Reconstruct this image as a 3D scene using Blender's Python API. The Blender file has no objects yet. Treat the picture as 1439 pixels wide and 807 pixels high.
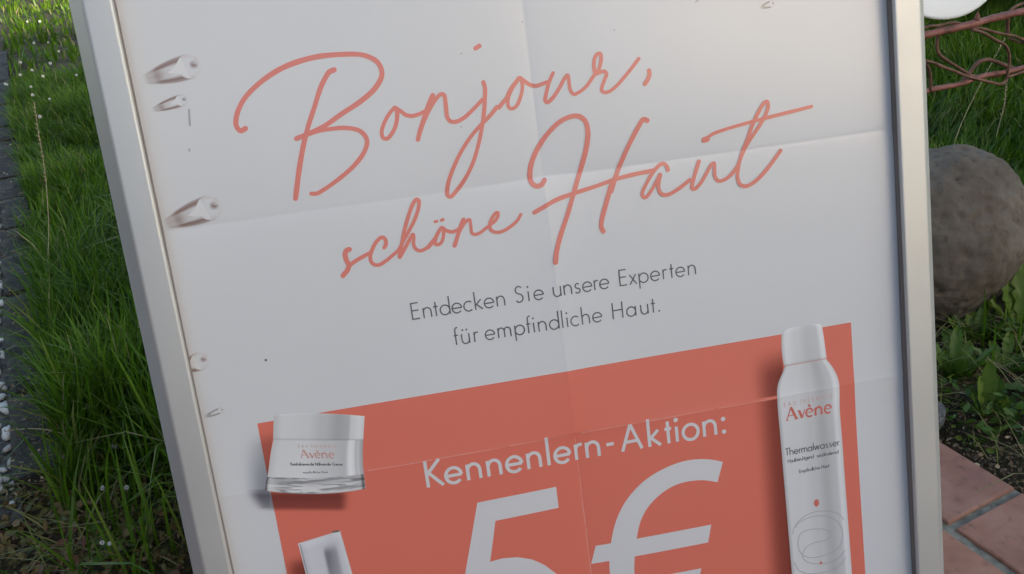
import bpy, bmesh, math, random
import numpy as np
from mathutils import Vector, Matrix

R = math.radians
rnd = random.Random(7)
scene = bpy.context.scene
COL = scene.collection

# ------------------------------------------------------------------ camera
cam_d = bpy.data.cameras.new('camera')
cam = bpy.data.objects.new('camera', cam_d)
COL.objects.link(cam)
cam_d.sensor_width = 36.0
cam_d.lens = 30.02
cam_d.clip_start = 0.02
cam_d.clip_end = 500
cam.matrix_world = Matrix(((0.980155, 0.153094, -0.125929, -0.12224),
                           (-0.182201, 0.445498, -0.876547, -0.40867),
                           (-0.078093, 0.882096, 0.464551, 0.90449),
                           (0, 0, 0, 1)))
scene.camera = cam

# ------------------------------------------------------------------ sky, sun, exposure
SUN_EL, SUN_ROT = R(12), R(150)
world = bpy.data.worlds.new('World')
scene.world = world
world.use_nodes = True
wn = world.node_tree
wn.nodes.clear()
sky = wn.nodes.new('ShaderNodeTexSky')
sky.sky_type = 'NISHITA'
sky.sun_disc = False
sky.sun_elevation = SUN_EL
sky.sun_rotation = SUN_ROT
sky.air_density = 1.0
sky.dust_density = 1.7
sky.ozone_density = 0.7
bg = wn.nodes.new('ShaderNodeBackground')
bg.inputs['Strength'].default_value = 0.15
wo = wn.nodes.new('ShaderNodeOutputWorld')
wn.links.new(sky.outputs[0], bg.inputs[0])
wn.links.new(bg.outputs[0], wo.inputs[0])
sun_d = bpy.data.lights.new('sun', 'SUN')
sun_d.energy = 3.5
sun_d.angle = R(0.5)
sun_d.color = (1.0, 0.9, 0.74)
sun = bpy.data.objects.new('sun', sun_d)
COL.objects.link(sun)
sdir = Vector((math.sin(SUN_ROT) * math.cos(SUN_EL), math.cos(SUN_ROT) * math.cos(SUN_EL), math.sin(SUN_EL)))
sun.rotation_euler = sdir.to_track_quat('Z', 'Y').to_euler()
sun.location = (6, -12, 6)
vs = scene.view_settings
scene.display_settings.display_device = 'sRGB'
vs.view_transform = 'Standard'
vs.look = 'None'
vs.exposure = 1.55
vs.gamma = 1.0
vs.use_curve_mapping = False

# ------------------------------------------------------------------ helpers
def tag(o, label=None, cat=None, group=None, kind=None):
    if label: o['label'] = label
    if cat: o['category'] = cat
    if group: o['group'] = group
    if kind: o['kind'] = kind
    return o

def empty(name, loc=(0, 0, 0), rot=(0, 0, 0)):
    o = bpy.data.objects.new(name, None)
    o.empty_display_size = 0.05
    COL.objects.link(o)
    o.location = loc
    o.rotation_euler = rot
    return o

def link_mesh(name, me, mat=None, parent=None, smooth=False):
    if mat is not None:
        for m in (mat if isinstance(mat, (list, tuple)) else [mat]):
            me.materials.append(m)
    if smooth:
        me.polygons.foreach_set('use_smooth', [True] * len(me.polygons))
    o = bpy.data.objects.new(name, me)
    COL.objects.link(o)
    if parent is not None: o.parent = parent
    return o

def mesh_obj(name, verts, faces, mat=None, parent=None, smooth=False, uvs=None, mi=None):
    me = bpy.data.meshes.new(name)
    me.from_pydata([tuple(v) for v in verts], [], faces)
    if uvs is not None:
        ul = me.uv_layers.new(name='UVMap')
        idx = np.empty(len(me.loops), dtype=np.int32)
        me.loops.foreach_get('vertex_index', idx)
        ul.data.foreach_set('uv', np.asarray(uvs, dtype=np.float32)[idx].ravel())
    me.update()
    o = link_mesh(name, me, mat, parent, smooth)
    if mi is not None: me.polygons.foreach_set('material_index', mi)
    return o

class MB:
    """collects shapes for one mesh"""
    def __init__(self): self.v = []; self.f = []
    def add(self, v, f):
        b = len(self.v)
        self.v += [tuple(p) for p in v]
        self.f += [tuple(i + b for i in q) for q in f]
    def box(self, x0, x1, y0, y1, z0, z1, M=None):
        v = [Vector(p) for p in ((x0,y0,z0),(x1,y0,z0),(x1,y1,z0),(x0,y1,z0),(x0,y0,z1),(x1,y0,z1),(x1,y1,z1),(x0,y1,z1))]
        if M is not None: v = [M @ p for p in v]
        self.add(v, [(0,3,2,1),(4,5,6,7),(0,1,5,4),(1,2,6,5),(2,3,7,6),(3,0,4,7)])
    def tube(self, pts, r, n=10, cap=True):
        pts = [Vector(p) for p in pts]
        rs = r if isinstance(r, (list, tuple)) else [r] * len(pts)
        rings = []; ref = Vector((0.13, 0.31, 0.94))
        for i, p in enumerate(pts):
            t = (pts[min(i + 1, len(pts) - 1)] - pts[max(i - 1, 0)])
            t = t.normalized() if t.length > 1e-9 else Vector((0, 0, 1))
            a = t.cross(ref)
            if a.length < 1e-3: a = t.cross(Vector((1, 0, 0)))
            a.normalize(); b = t.cross(a)
            rings.append([p + (a * math.cos(2*math.pi*k/n) + b * math.sin(2*math.pi*k/n)) * rs[i] for k in range(n)])
        v = [q for g in rings for q in g]; f = []
        for i in range(len(rings) - 1):
            for k in range(n):
                f.append((i*n+k, i*n+(k+1) % n, (i+1)*n+(k+1) % n, (i+1)*n+k))
        if cap:
            f.append(tuple(range(n-1, -1, -1))); f.append(tuple((len(rings)-1)*n + k for k in range(n)))
        self.add(v, f)
    def build(self, name, mat, parent=None, smooth=False, bevel=0.0):
        o = mesh_obj(name, self.v, self.f, mat, parent, smooth)
        if bevel > 0:
            bm = bmesh.new(); bm.from_mesh(o.data)
            bmesh.ops.bevel(bm, geom=[e for e in bm.edges], offset=bevel, segments=2, profile=0.6, affect='EDGES')
            bm.to_mesh(o.data); bm.free()
        return o

def catmull(P, step):
    """resample a control polyline as a smooth curve at about the given step"""
    P = np.asarray(P, float)
    if len(P) == 2:
        n = max(2, int(np.linalg.norm(P[1]-P[0]) / step) + 1)
        return P[0] + (P[1]-P[0]) * np.linspace(0, 1, n)[:, None]
    Q = np.vstack([2*P[0]-P[1], P, 2*P[-1]-P[-2]])
    out = []
    for i in range(1, len(Q) - 2):
        p0, p1, p2, p3 = Q[i-1], Q[i], Q[i+1], Q[i+2]
        t0 = 0.0
        t1 = t0 + max(np.linalg.norm(p1-p0), 1e-6) ** 0.5
        t2 = t1 + max(np.linalg.norm(p2-p1), 1e-6) ** 0.5
        t3 = t2 + max(np.linalg.norm(p3-p2), 1e-6) ** 0.5
        n = max(2, int(np.linalg.norm(p2-p1) / step) + 1)
        for t in np.linspace(t1, t2, n, endpoint=False):
            A1 = (t1-t)/(t1-t0)*p0 + (t-t0)/(t1-t0)*p1
            A2 = (t2-t)/(t2-t1)*p1 + (t-t1)/(t2-t1)*p2
            A3 = (t3-t)/(t3-t2)*p2 + (t-t2)/(t3-t2)*p3
            B1 = (t2-t)/(t2-t0)*A1 + (t-t0)/(t2-t0)*A2
            B2 = (t3-t)/(t3-t1)*A2 + (t-t1)/(t3-t1)*A3
            out.append((t2-t)/(t2-t1)*B1 + (t-t1)/(t2-t1)*B2)
    out.append(P[-1])
    return np.array(out)

def resample(P, n):
    P = np.asarray(P, float)
    d = np.r_[0, np.cumsum(np.linalg.norm(np.diff(P, axis=0), axis=1))]
    s = np.linspace(0, d[-1], n)
    return np.column_stack([np.interp(s, d, P[:, k]) for k in range(P.shape[1])])

# ------------------------------------------------------------------ materials
def new_mat(name):
    m = bpy.data.materials.new(name)
    m.use_nodes = True
    return m, m.node_tree, m.node_tree.nodes['Principled BSDF']

def nd(nt, t, **kw):
    n = nt.nodes.new(t)
    for k, v in kw.items():
        if k in n.inputs: n.inputs[k].default_value = v
        else: setattr(n, k, v)
    return n

def mth(nt, op, a, b=None, clamp=False):
    n = nt.nodes.new('ShaderNodeMath'); n.operation = op; n.use_clamp = clamp
    for i, s in enumerate((a, b)):
        if s is None: continue
        if isinstance(s, (int, float)): n.inputs[i].default_value = s
        else: nt.links.new(s, n.inputs[i])
    return n.outputs[0]

def ramp(nt, fac, stops, interp='LINEAR'):
    r = nt.nodes.new('ShaderNodeValToRGB')
    r.color_ramp.interpolation = interp
    e = r.color_ramp.elements
    while len(e) < len(stops): e.new(0.5)
    for i, (p, c) in enumerate(stops):
        e[i].position = p
        e[i].color = (c, c, c, 1) if isinstance(c, (int, float)) else (*c, 1)
    if fac is not None: nt.links.new(fac, r.inputs[0])
    return r.outputs[0]

def noise_mat(name, stops, scale=10, rough=0.8, detail=6, bump=0.0, bscale=None, spec=0.3, metallic=0.0, bdist=0.01, coords='Object'):
    m, nt, b = new_mat(name)
    tc = nd(nt, 'ShaderNodeTexCoord')
    n = nd(nt, 'ShaderNodeTexNoise', Scale=scale, Detail=detail, Roughness=0.6)
    nt.links.new(tc.outputs[coords], n.inputs['Vector'])
    nt.links.new(ramp(nt, n.outputs[0], stops), b.inputs['Base Color'])
    b.inputs['Roughness'].default_value = rough
    b.inputs['Specular IOR Level'].default_value = spec
    b.inputs['Metallic'].default_value = metallic
    if bump:
        n2 = nd(nt, 'ShaderNodeTexNoise', Scale=bscale or scale * 3, Detail=8, Roughness=0.65)
        nt.links.new(tc.outputs[coords], n2.inputs['Vector'])
        bp = nd(nt, 'ShaderNodeBump', Strength=bump, Distance=bdist)
        nt.links.new(n2.outputs[0], bp.inputs['Height'])
        nt.links.new(bp.outputs[0], b.inputs['Normal'])
    return m

PAPER = (0.64, 0.645, 0.655)
def print_setup(b):
    b.inputs['Roughness'].default_value = 0.40
    b.inputs['Specular IOR Level'].default_value = 0.5
    b.inputs['Coat Weight'].default_value = 0.45
    b.inputs['Coat Roughness'].default_value = 0.28

def ink(name, c):
    m, nt, b = new_mat(name)
    b.inputs['Base Color'].default_value = (*c, 1)
    print_setup(b)
    return m

def paper_mat():
    m, nt, b = new_mat('poster_paper')
    tc = nd(nt, 'ShaderNodeTexCoord')
    n = nd(nt, 'ShaderNodeTexNoise', Scale=7.0, Detail=4)
    nt.links.new(tc.outputs['Object'], n.inputs['Vector'])
    nt.links.new(ramp(nt, n.outputs[0], [(0.3, (0.63, 0.635, 0.645)), (0.7, (0.65, 0.655, 0.665))]), b.inputs['Base Color'])
    n2 = nd(nt, 'ShaderNodeTexNoise', Scale=9.0, Detail=2)
    nt.links.new(tc.outputs['Object'], n2.inputs['Vector'])
    bp = nd(nt, 'ShaderNodeBump', Strength=0.12, Distance=0.002)
    nt.links.new(n2.outputs[0], bp.inputs['Height'])
    nt.links.new(bp.outputs[0], b.inputs['Normal'])
    print_setup(b)
    return m

def uvsep(nt):
    tc = nd(nt, 'ShaderNodeTexCoord')
    s = nd(nt, 'ShaderNodeSeparateXYZ')
    nt.links.new(tc.outputs['UV'], s.inputs[0])
    return s.outputs[0], s.outputs[1], tc

def picture(name, us, vs_, tint=(1, 1, 1), streak=0.0, sscale=(3, 30)):
    """printed picture: greys across (u) times greys along (v)"""
    m, nt, b = new_mat(name)
    u, v, tc = uvsep(nt)
    k = mth(nt, 'MULTIPLY', mth(nt, 'MULTIPLY', ramp(nt, u, us, 'EASE'), ramp(nt, v, vs_)), 0.94)
    if streak:
        mp = nd(nt, 'ShaderNodeMapping')
        mp.inputs['Scale'].default_value = (sscale[0], sscale[1], 1)
        nt.links.new(tc.outputs['UV'], mp.inputs[0])
        n = nd(nt, 'ShaderNodeTexNoise', Scale=1.0, Detail=2, Distortion=0.6)
        nt.links.new(mp.outputs[0], n.inputs['Vector'])
        k = mth(nt, 'MULTIPLY', k, ramp(nt, n.outputs[0], [(0.38, 1 - streak), (0.52, 1.0)]))
    mx = nd(nt, 'ShaderNodeMix', data_type='RGBA', blend_type='MULTIPLY')
    mx.inputs[0].default_value = 1
    nt.links.new(k, mx.inputs[6])
    mx.inputs[7].default_value = (*tint, 1)
    nt.links.new(mx.outputs[2], b.inputs['Base Color'])
    print_setup(b)
    return m

def printed_shadow(name, us, vs_, dark):
    """a soft grey tone of the print, laid over white and red alike"""
    m = bpy.data.materials.new(name); m.use_nodes = True
    nt = m.node_tree; nt.nodes.clear()
    u, v, _ = uvsep(nt)
    k = mth(nt, 'MULTIPLY', ramp(nt, u, us, 'EASE'), ramp(nt, v, vs_, 'EASE'))
    t = nd(nt, 'ShaderNodeBsdfTransparent')
    mx = nd(nt, 'ShaderNodeMix', data_type='RGBA')
    nt.links.new(k, mx.inputs[0])
    mx.inputs[6].default_value = (1, 1, 1, 1); mx.inputs[7].default_value = (*dark, 1)
    nt.links.new(mx.outputs[2], t.inputs[0])
    o = nd(nt, 'ShaderNodeOutputMaterial')
    nt.links.new(t.outputs[0], o.inputs[0])
    return m

def metal_mat(name, c=(0.585, 0.58, 0.56), rough=0.50):
    m, nt, b = new_mat(name)
    tc = nd(nt, 'ShaderNodeTexCoord')
    n = nd(nt, 'ShaderNodeTexNoise', Scale=14, Detail=5)
    nt.links.new(tc.outputs['Object'], n.inputs['Vector'])
    nt.links.new(ramp(nt, n.outputs[0], [(0.3, rough - 0.03), (0.7, rough + 0.05)]), b.inputs['Roughness'])
    n2 = nd(nt, 'ShaderNodeTexNoise', Scale=5.0, Detail=8, Roughness=0.7)
    nt.links.new(tc.outputs['Object'], n2.inputs['Vector'])
    n3 = nd(nt, 'ShaderNodeTexNoise', Scale=46.0, Detail=4, Roughness=0.7)
    nt.links.new(tc.outputs['Object'], n3.inputs['Vector'])
    mx = nd(nt, 'ShaderNodeMix', data_type='RGBA', blend_type='MULTIPLY'); mx.inputs[0].default_value = 1
    nt.links.new(ramp(nt, n2.outputs[0], [(0.30, tuple(q * 0.88 for q in c)), (0.42, c), (0.75, tuple(q * 1.03 for q in c))]), mx.inputs[6])
    nt.links.new(ramp(nt, n3.outputs[0], [(0.245, 0.45), (0.275, 1.0)]), mx.inputs[7])
    nt.links.new(mx.outputs[2], b.inputs['Base Color'])
    bp = nd(nt, 'ShaderNodeBump', Strength=0.06, Distance=0.004)
    nt.links.new(n2.outputs[0], bp.inputs['Height']); nt.links.new(bp.outputs[0], b.inputs['Normal'])
    b.inputs['Metallic'].default_value = 0.6
    return m

def leaf_mat(name, stops, trans=0.3, rough=0.45):
    """leaves and blades: the tint of each one comes from its own attribute"""
    m = bpy.data.materials.new(name); m.use_nodes = True
    nt = m.node_tree; b = nt.nodes['Principled BSDF']
    a = nd(nt, 'ShaderNodeAttribute', attribute_name='tint')
    c = ramp(nt, a.outputs['Fac'], stops)
    nt.links.new(c, b.inputs['Base Color'])
    b.inputs['Roughness'].default_value = rough
    b.inputs['Specular IOR Level'].default_value = 0.35
    t = nd(nt, 'ShaderNodeBsdfTranslucent')
    nt.links.new(c, t.inputs[0])
    mx = nd(nt, 'ShaderNodeMixShader'); mx.inputs[0].default_value = trans
    nt.links.new(b.outputs[0], mx.inputs[1]); nt.links.new(t.outputs[0], mx.inputs[2])
    nt.links.new(mx.outputs[0], nt.nodes['Material Output'].inputs[0])
    return m

M = {}
M['alu'] = metal_mat('satin_aluminium')
M['alu_dark'] = noise_mat('brown_groove_seal', [(0.3, (0.20, 0.165, 0.145)), (0.7, (0.27, 0.225, 0.20))], 12, 0.55)  # brown seal colour for the rail's inner groove and back
M['paper'] = paper_mat()
M['red'] = ink('coral_ink', (0.72, 0.17, 0.115))
M['script'] = ink('coral_script_ink', (0.70, 0.20, 0.155))
M['black'] = ink('black_ink', (0.10, 0.105, 0.11))
M['grey_ink'] = ink('grey_ink', (0.36, 0.37, 0.38))
M['pale_ink'] = ink('pale_red_ink', (0.60, 0.42, 0.40))
M['logo'] = ink('logo_red_ink', (0.62, 0.16, 0.12))
M['logo_pale'] = ink('pale_logo_ink', (0.58, 0.27, 0.235))
M['white_ink'] = ink('unprinted_white', (0.65, 0.645, 0.655))
M['rubber'] = noise_mat('rubber', [(0.3, (0.02, 0.02, 0.02)), (0.7, (0.04, 0.04, 0.04))], 40, 0.7)
M['backing'] = noise_mat('grey_plastic', [(0.3, (0.30, 0.30, 0.31)), (0.7, (0.36, 0.36, 0.37))], 20, 0.6)
M['soil'] = noise_mat('soil', [(0.25, (0.028, 0.024, 0.012)), (0.5, (0.060, 0.050, 0.026)), (0.75, (0.115, 0.090, 0.052))], 9, 0.95, 9, 0.9, 40, bdist=0.02)
M['rust'] = noise_mat('rusty_red_iron', [(0.3, (0.085, 0.035, 0.026)), (0.48, (0.20, 0.068, 0.055)), (0.72, (0.30, 0.135, 0.11))], 22, 0.55, 6, 0.5, 90, bdist=0.002)
M['rust_dark'] = noise_mat('brown_rust', [(0.3, (0.055, 0.030, 0.020)), (0.5, (0.135, 0.066, 0.045)), (0.68, (0.22, 0.115, 0.085)), (0.8, (0.34, 0.26, 0.22))], 30, 0.7, 8, 0.7, 110, bdist=0.002)
M['enamel'] = noise_mat('white_enamel', [(0.3, (0.76, 0.77, 0.77)), (0.7, (0.80, 0.81, 0.81))], 6, 0.4, 3)
M['petal'] = noise_mat('white_petals', [(0.3, (0.62, 0.60, 0.60)), (0.7, (0.78, 0.76, 0.74))], 300, 0.7)
M['stem'] = noise_mat('flower_stem', [(0.3, (0.05, 0.10, 0.02)), (0.7, (0.10, 0.16, 0.04))], 30, 0.6)
M['straw'] = noise_mat('dry_straw', [(0.3, (0.30, 0.24, 0.13)), (0.7, (0.48, 0.41, 0.27))], 60, 0.7)
M['grass'] = leaf_mat('grass_blades', [(0.0, (0.026, 0.062, 0.003)), (0.35, (0.052, 0.118, 0.005)), (0.6, (0.090, 0.180, 0.009)), (0.82, (0.155, 0.255, 0.022)), (0.9, (0.19, 0.21, 0.04)), (0.95, (0.24, 0.22, 0.08)), (1.0, (0.36, 0.30, 0.15))], 0.42)
M['weed'] = leaf_mat('weed_leaves', [(0.0, (0.030, 0.066, 0.008)), (0.6, (0.075, 0.145, 0.014)), (1.0, (0.15, 0.21, 0.03))], 0.3)
M['cover'] = leaf_mat('ground_cover_leaves', [(0.0, (0.055, 0.070, 0.018)), (0.4, (0.125, 0.110, 0.032)), (0.7, (0.18, 0.115, 0.045)), (1.0, (0.12, 0.050, 0.034))], 0.15, 0.6)
M['litter'] = leaf_mat('dry_leaf_litter', [(0.0, (0.06, 0.038, 0.024)), (0.5, (0.16, 0.105, 0.06)), (0.85, (0.28, 0.20, 0.12)), (1.0, (0.42, 0.34, 0.23))], 0.1, 0.8)

# ------------------------------------------------------------------ layout of the garden (u runs away from the viewer along the path edge, v to the right)
def uv2xy(u, v): return (-0.285 * u + 0.9585 * v, 0.9585 * u + 0.285 * v)
def xy2uv(x, y): return (-0.285 * x + 0.9585 * y, 0.9585 * x + 0.285 * y)
PATH_ROT = math.atan2(0.285, 0.9585)     # turn of the v axis against world X

def kv(u):
    """the bed's edge drifts away from the path direction"""
    return -0.040 * (np.asarray(u) - 1.1)

def vnoise(x, y, s, seed=0):
    """smooth value noise on arrays"""
    x = np.asarray(x) * s + seed * 17.3; y = np.asarray(y) * s + seed * 9.1
    xi = np.floor(x); yi = np.floor(y); fx = x - xi; fy = y - yi
    fx = fx*fx*(3-2*fx); fy = fy*fy*(3-2*fy)
    h = lambda a, b: np.modf(np.abs(np.sin(a*127.1 + b*311.7 + seed) * 43758.5453))[0]
    return (h(xi, yi)*(1-fx) + h(xi+1, yi)*fx)*(1-fy) + (h(xi, yi+1)*(1-fx) + h(xi+1, yi+1)*fx)*fy

def ground_h(x, y):
    u, v = xy2uv(x, y)
    h = -0.012 + 0.03 * (vnoise(x, y, 2.2, 1) - 0.5) + 0.014 * (vnoise(x, y, 9, 2) - 0.5) + 0.008 * (vnoise(x, y, 30, 3) - 0.5)
    d = np.maximum(np.maximum(u - 0.70, v - 0.818), 0)       # sinks below the paving
    k = np.clip(d / 0.08, 0, 1)
    h = h * k + (-0.035) * (1 - k) * 1.0
    kb = np.clip((-0.46 + kv(u) - v) / 0.03, 0, 1) * (u > 0.7)        # and below kerb and gravel
    return h * (1 - kb) - 0.035 * kb

def axis(lo, hi, far):
    a = np.arange(lo, hi, 0.035)
    o = [hi]; s = 0.05
    while o[-1] < far: o.append(o[-1] + s); s *= 1.25
    n = [lo]; s = 0.05
    while n[-1] > -far: n.append(n[-1] - s); s *= 1.25
    return np.array(n[:0:-1] + list(a) + o)
gx = axis(-2.6, 2.6, 150); gy_ = axis(-0.6, 5.0, 150)
GX, GY = np.meshgrid(gx, gy_)
GZ = ground_h(GX, GY)
nxg, nyg = len(gx), len(gy_)
gf = [(j*nxg+i, j*nxg+i+1, (j+1)*nxg+i+1, (j+1)*nxg+i) for j in range(nyg-1) for i in range(nxg-1)]
tag(mesh_obj('ground', np.column_stack([GX.ravel(), GY.ravel(), GZ.ravel()]), gf, M['soil'], smooth=True), kind='structure')

# paving: red clinker tiles in a running bond on a mortar bed
def tile_mat():
    m, nt, b = new_mat('clinker_tile')
    tc = nd(nt, 'ShaderNodeTexCoord'); gi = nd(nt, 'ShaderNodeNewGeometry')
    n = nd(nt, 'ShaderNodeTexNoise', Scale=60, Detail=6)
    n3 = nd(nt, 'ShaderNodeTexNoise', Scale=11, Detail=7)
    nt.links.new(tc.outputs['Object'], n.inputs['Vector']); nt.links.new(tc.outputs['Object'], n3.inputs['Vector'])
    c1 = ramp(nt, n3.outputs[0], [(0.3, (0.28, 0.122, 0.078)), (0.46, (0.36, 0.162, 0.102)), (0.58, (0.40, 0.200, 0.132)), (0.75, (0.34, 0.150, 0.096))])
    c2 = ramp(nt, n.outputs[0], [(0.28, 0.62), (0.42, 0.95), (0.7, 1.05)])
    mx = nd(nt, 'ShaderNodeMix', data_type='RGBA', blend_type='MULTIPLY'); mx.inputs[0].default_value = 1
    nt.links.new(c1, mx.inputs[6]); nt.links.new(c2, mx.inputs[7])
    m2 = nd(nt, 'ShaderNodeMix', data_type='RGBA', blend_type='MULTIPLY'); m2.inputs[0].default_value = 1
    nt.links.new(mx.outputs[2], m2.inputs[6])
    nt.links.new(ramp(nt, gi.outputs['Random Per Island'], [(0, (0.85, 0.85, 0.88)), (1, (1.1, 1.05, 1.0))]), m2.inputs[7])
    nt.links.new(m2.outputs[2], b.inputs['Base Color'])
    b.inputs['Roughness'].default_value = 0.6
    bp = nd(nt, 'ShaderNodeBump', Strength=0.35, Distance=0.003)
    nt.links.new(n.outputs[0], bp.inputs['Height']); nt.links.new(bp.outputs[0], b.inputs['Normal'])
    return m
M['tile'] = tile_mat()
M['mortar'] = noise_mat('mortar', [(0.25, (0.10, 0.088, 0.068)), (0.5, (0.24, 0.215, 0.17)), (0.75, (0.38, 0.345, 0.28))], 45, 0.95, 8, 0.8, 120, bdist=0.006)
tv, tf = [], []
def tile(u0, u1, v0, v1):
    b, t, e = -0.03, rnd.uniform(-0.0012, 0.0012), 0.0035
    def q(u, v, z): x, y = uv2xy(u, v); return (x, y, z)
    k = len(tv)
    jit = [rnd.uniform(-0.0012, 0.0012) for _ in range(4)]
    for (i, z) in ((0, b), (0, t - e), (e * 0.35, t - e * 0.3), (e, t)):
        tv.extend([q(u0+i+jit[0], v0+i+jit[1], z), q(u1-i+jit[2], v0+i+jit[1], z), q(u1-i+jit[2], v1-i+jit[3], z), q(u0+i+jit[0], v1-i+jit[3], z)])
    for r_ in range(3):
        for i in range(4):
            tf.append((k+r_*4+i, k+r_*4+(i+1) % 4, k+(r_+1)*4+(i+1) % 4, k+(r_+1)*4+i)[::-1])
    tf.append((k+12, k+15, k+14, k+13))
JO = 0.0125
for r_ in range(26):
    v1 = 0.811 - 0.1525 * r_; v0 = v1 - 0.1525 + JO
    off = 0.2075 + (0.155 if r_ % 2 else 0)
    for k in range(-12, 3):
        u0 = off + 0.31 * k; u1 = min(u0 + 0.31 - JO, 0.68)
        if u1 - u0 > 0.04: tile(u0, u1, v0, v1)
mbp = MB()
tag(mesh_obj('paving', tv, tf, M['tile']), kind='structure')
a = [uv2xy(-3.7, -3.16), uv2xy(0.682, -3.16), uv2xy(0.682, 0.813), uv2xy(-3.7, 0.813)]
ns = 60
jv = []
for j in range(ns + 1):
    for i in range(ns + 1):
        u = -3.7 + (4.382) * j / ns; v = -3.16 + 3.973 * i / ns
        x, y = uv2xy(u, v); jv.append((x, y, -0.005))
jf = [(j*(ns+1)+i, j*(ns+1)+i+1, (j+1)*(ns+1)+i+1, (j+1)*(ns+1)+i) for j in range(ns) for i in range(ns)]
tag(mesh_obj('mortar_bed', jv, jf, M['mortar']), kind='structure')

# gravel bed behind the stone edging
M['pebble'] = noise_mat('white_pebble', [(0.25, (0.34, 0.335, 0.32)), (0.5, (0.58, 0.58, 0.57)), (0.75, (0.75, 0.75, 0.74))], 14, 0.75, 5, 0.3, 80, bdist=0.003)
M['pebble2'] = noise_mat('grey_pebble', [(0.25, (0.20, 0.19, 0.18)), (0.5, (0.38, 0.37, 0.35)), (0.75, (0.52, 0.51, 0.48))], 14, 0.8, 5, 0.3, 80, bdist=0.003)
M['slate'] = noise_mat('dark_slate', [(0.25, (0.012, 0.011, 0.010)), (0.5, (0.028, 0.025, 0.022)), (0.72, (0.060, 0.053, 0.043)), (0.85, (0.11, 0.10, 0.085))], 16, 0.8, 8, 0.9, 50, bdist=0.01)
M['grit'] = noise_mat('gravel_grit', [(0.3, (0.05, 0.047, 0.043)), (0.5, (0.13, 0.125, 0.12)), (0.7, (0.26, 0.25, 0.24))], 70, 0.95, 6, 1.0, 90, bdist=0.02)
gv = [(*uv2xy(u, v), -0.018) for (u, v) in ((0.98, -2.4), (5.2, -2.5), (5.2, -0.70), (0.98, -0.53))]
tag(mesh_obj('gravel_bed', gv, [(0, 3, 2, 1)], M['grit']), kind='structure')

def rock_mesh(name, seed, sub=2, rough=0.25, flat=0.7, mat=None):
    r_ = random.Random(seed)
    bm = bmesh.new(); bmesh.ops.create_icosphere(bm, subdivisions=sub, radius=1.0)
    dirs = [Vector((r_.gauss(0, 1), r_.gauss(0, 1), r_.gauss(0, 1))).normalized() for _ in range(7)]
    amp = [r_.uniform(-rough, rough) for _ in dirs]
    sx, sy = r_.uniform(0.75, 1.25), r_.uniform(0.75, 1.1)
    for v in bm.verts:
        p = v.co.normalized(); s = 1.0
        for d, a_ in zip(dirs, amp): s += a_ * max(0, p.dot(d)) ** 3
        v.co = Vector((p.x * s * sx, p.y * s * sy, p.z * s * flat))
    me = bpy.data.meshes.new(name); bm.to_mesh(me); bm.free()
    me.polygons.foreach_set('use_smooth', [True] * len(me.polygons))
    if mat: me.materials.append(mat)
    return me
peb = [rock_mesh('pebble', 40 + i, 2, 0.35, 0.72, M['pebble'] if i % 3 else M['pebble2']) for i in range(9)]
spots = []
tries = 0
while len(spots) < 290 and tries < 60000:
    tries += 1
    u = 1.0 + 2.3 * rnd.random() ** 1.35; v = -0.543 - 0.13 * rnd.random() + float(kv(u))
    r_ = rnd.uniform(0.006, 0.0135)
    if all((u-a_)**2 + (v-b_)**2 > (0.8 * (r_ + c_))**2 for a_, b_, c_ in spots): spots.append((u, v, r_))
for i, (u, v, r_) in enumerate(spots):
    o = bpy.data.objects.new('pebble', peb[i % 9]); COL.objects.link(o)
    x, y = uv2xy(u, v)
    o.location = (x, y, -0.018 + r_ * 0.55 + 0.006 * rnd.random())
    o.scale = (r_, r_, r_); o.rotation_euler = (rnd.uniform(-.5, .5), rnd.uniform(-.5, .5), rnd.uniform(0, 6.28))
    tag(o, 'small pale rounded pebble in the gravel bed beside the dark stone edging', 'pebble', 'pebbles in the gravel bed')
# the rest of the gravel, further out
gmb_v, gmb_f = [], []
base = [(v.co.copy()) for v in rock_mesh('gravel_grain', 3, 1, 0.3, 0.7).vertices]
bf = [tuple(p.vertices) for p in bpy.data.meshes['gravel_grain'].polygons]
for _ in range(2600):
    u = rnd.uniform(1.0, 4.2); v = -0.665 + float(kv(u)) - 0.6 * rnd.random(); r_ = rnd.uniform(0.010, 0.018)
    if u > 3.3 and rnd.random() < 0.3: v = rnd.uniform(-0.66, -0.545) + float(kv(u))
    x, y = uv2xy(u, v); rz = Matrix.Rotation(rnd.uniform(0, 6.28), 3, 'Z') @ Matrix.Rotation(rnd.uniform(-.6, .6), 3, 'X')
    k = len(gmb_v)
    for p in base:
        q = rz @ p * r_; gmb_v.append((q.x + x, q.y + y, q.z - 0.018 + r_ * 0.5))
    gmb_f += [tuple(i + k for i in f) for f in bf]
tag(mesh_obj('gravel', gmb_v, gmb_f, M['pebble'], smooth=True), 'pale gravel filling the bed left of the pebbles', 'gravel', kind='stuff')

# edging: a row of dark slate stones between gravel and lawn
def slab_mesh(L, W, H, seed):
    r_ = random.Random(seed)
    bm = bmesh.new(); bmesh.ops.create_cube(bm, size=1.0)
    bmesh.ops.subdivide_edges(bm, edges=bm.edges[:], cuts=5, use_grid_fill=True)
    off = Vector((r_.random()*50, r_.random()*50, 0))
    from mathutils import noise
    for v in bm.verts:
        c = v.co; k = 1 - 0.10 * (max(abs(c.x), abs(c.y)) * 2) ** 6 * (1 if c.z > 0 else 0.2)
        p = Vector((c.x * L, c.y * W, c.z * H * k))
        n = noise.noise_vector(p * 18 + off) * 0.007 + noise.noise_vector(p * 60 + off) * 0.003
        v.co = p + n
    me = bpy.data.meshes.new('edging_stone'); bm.to_mesh(me); bm.free()
    me.materials.append(M['slate'])
    return me
slabs = [slab_mesh(1.0, 0.075, 0.09, i) for i in range(4)]
u = 1.06; i = 0
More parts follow.
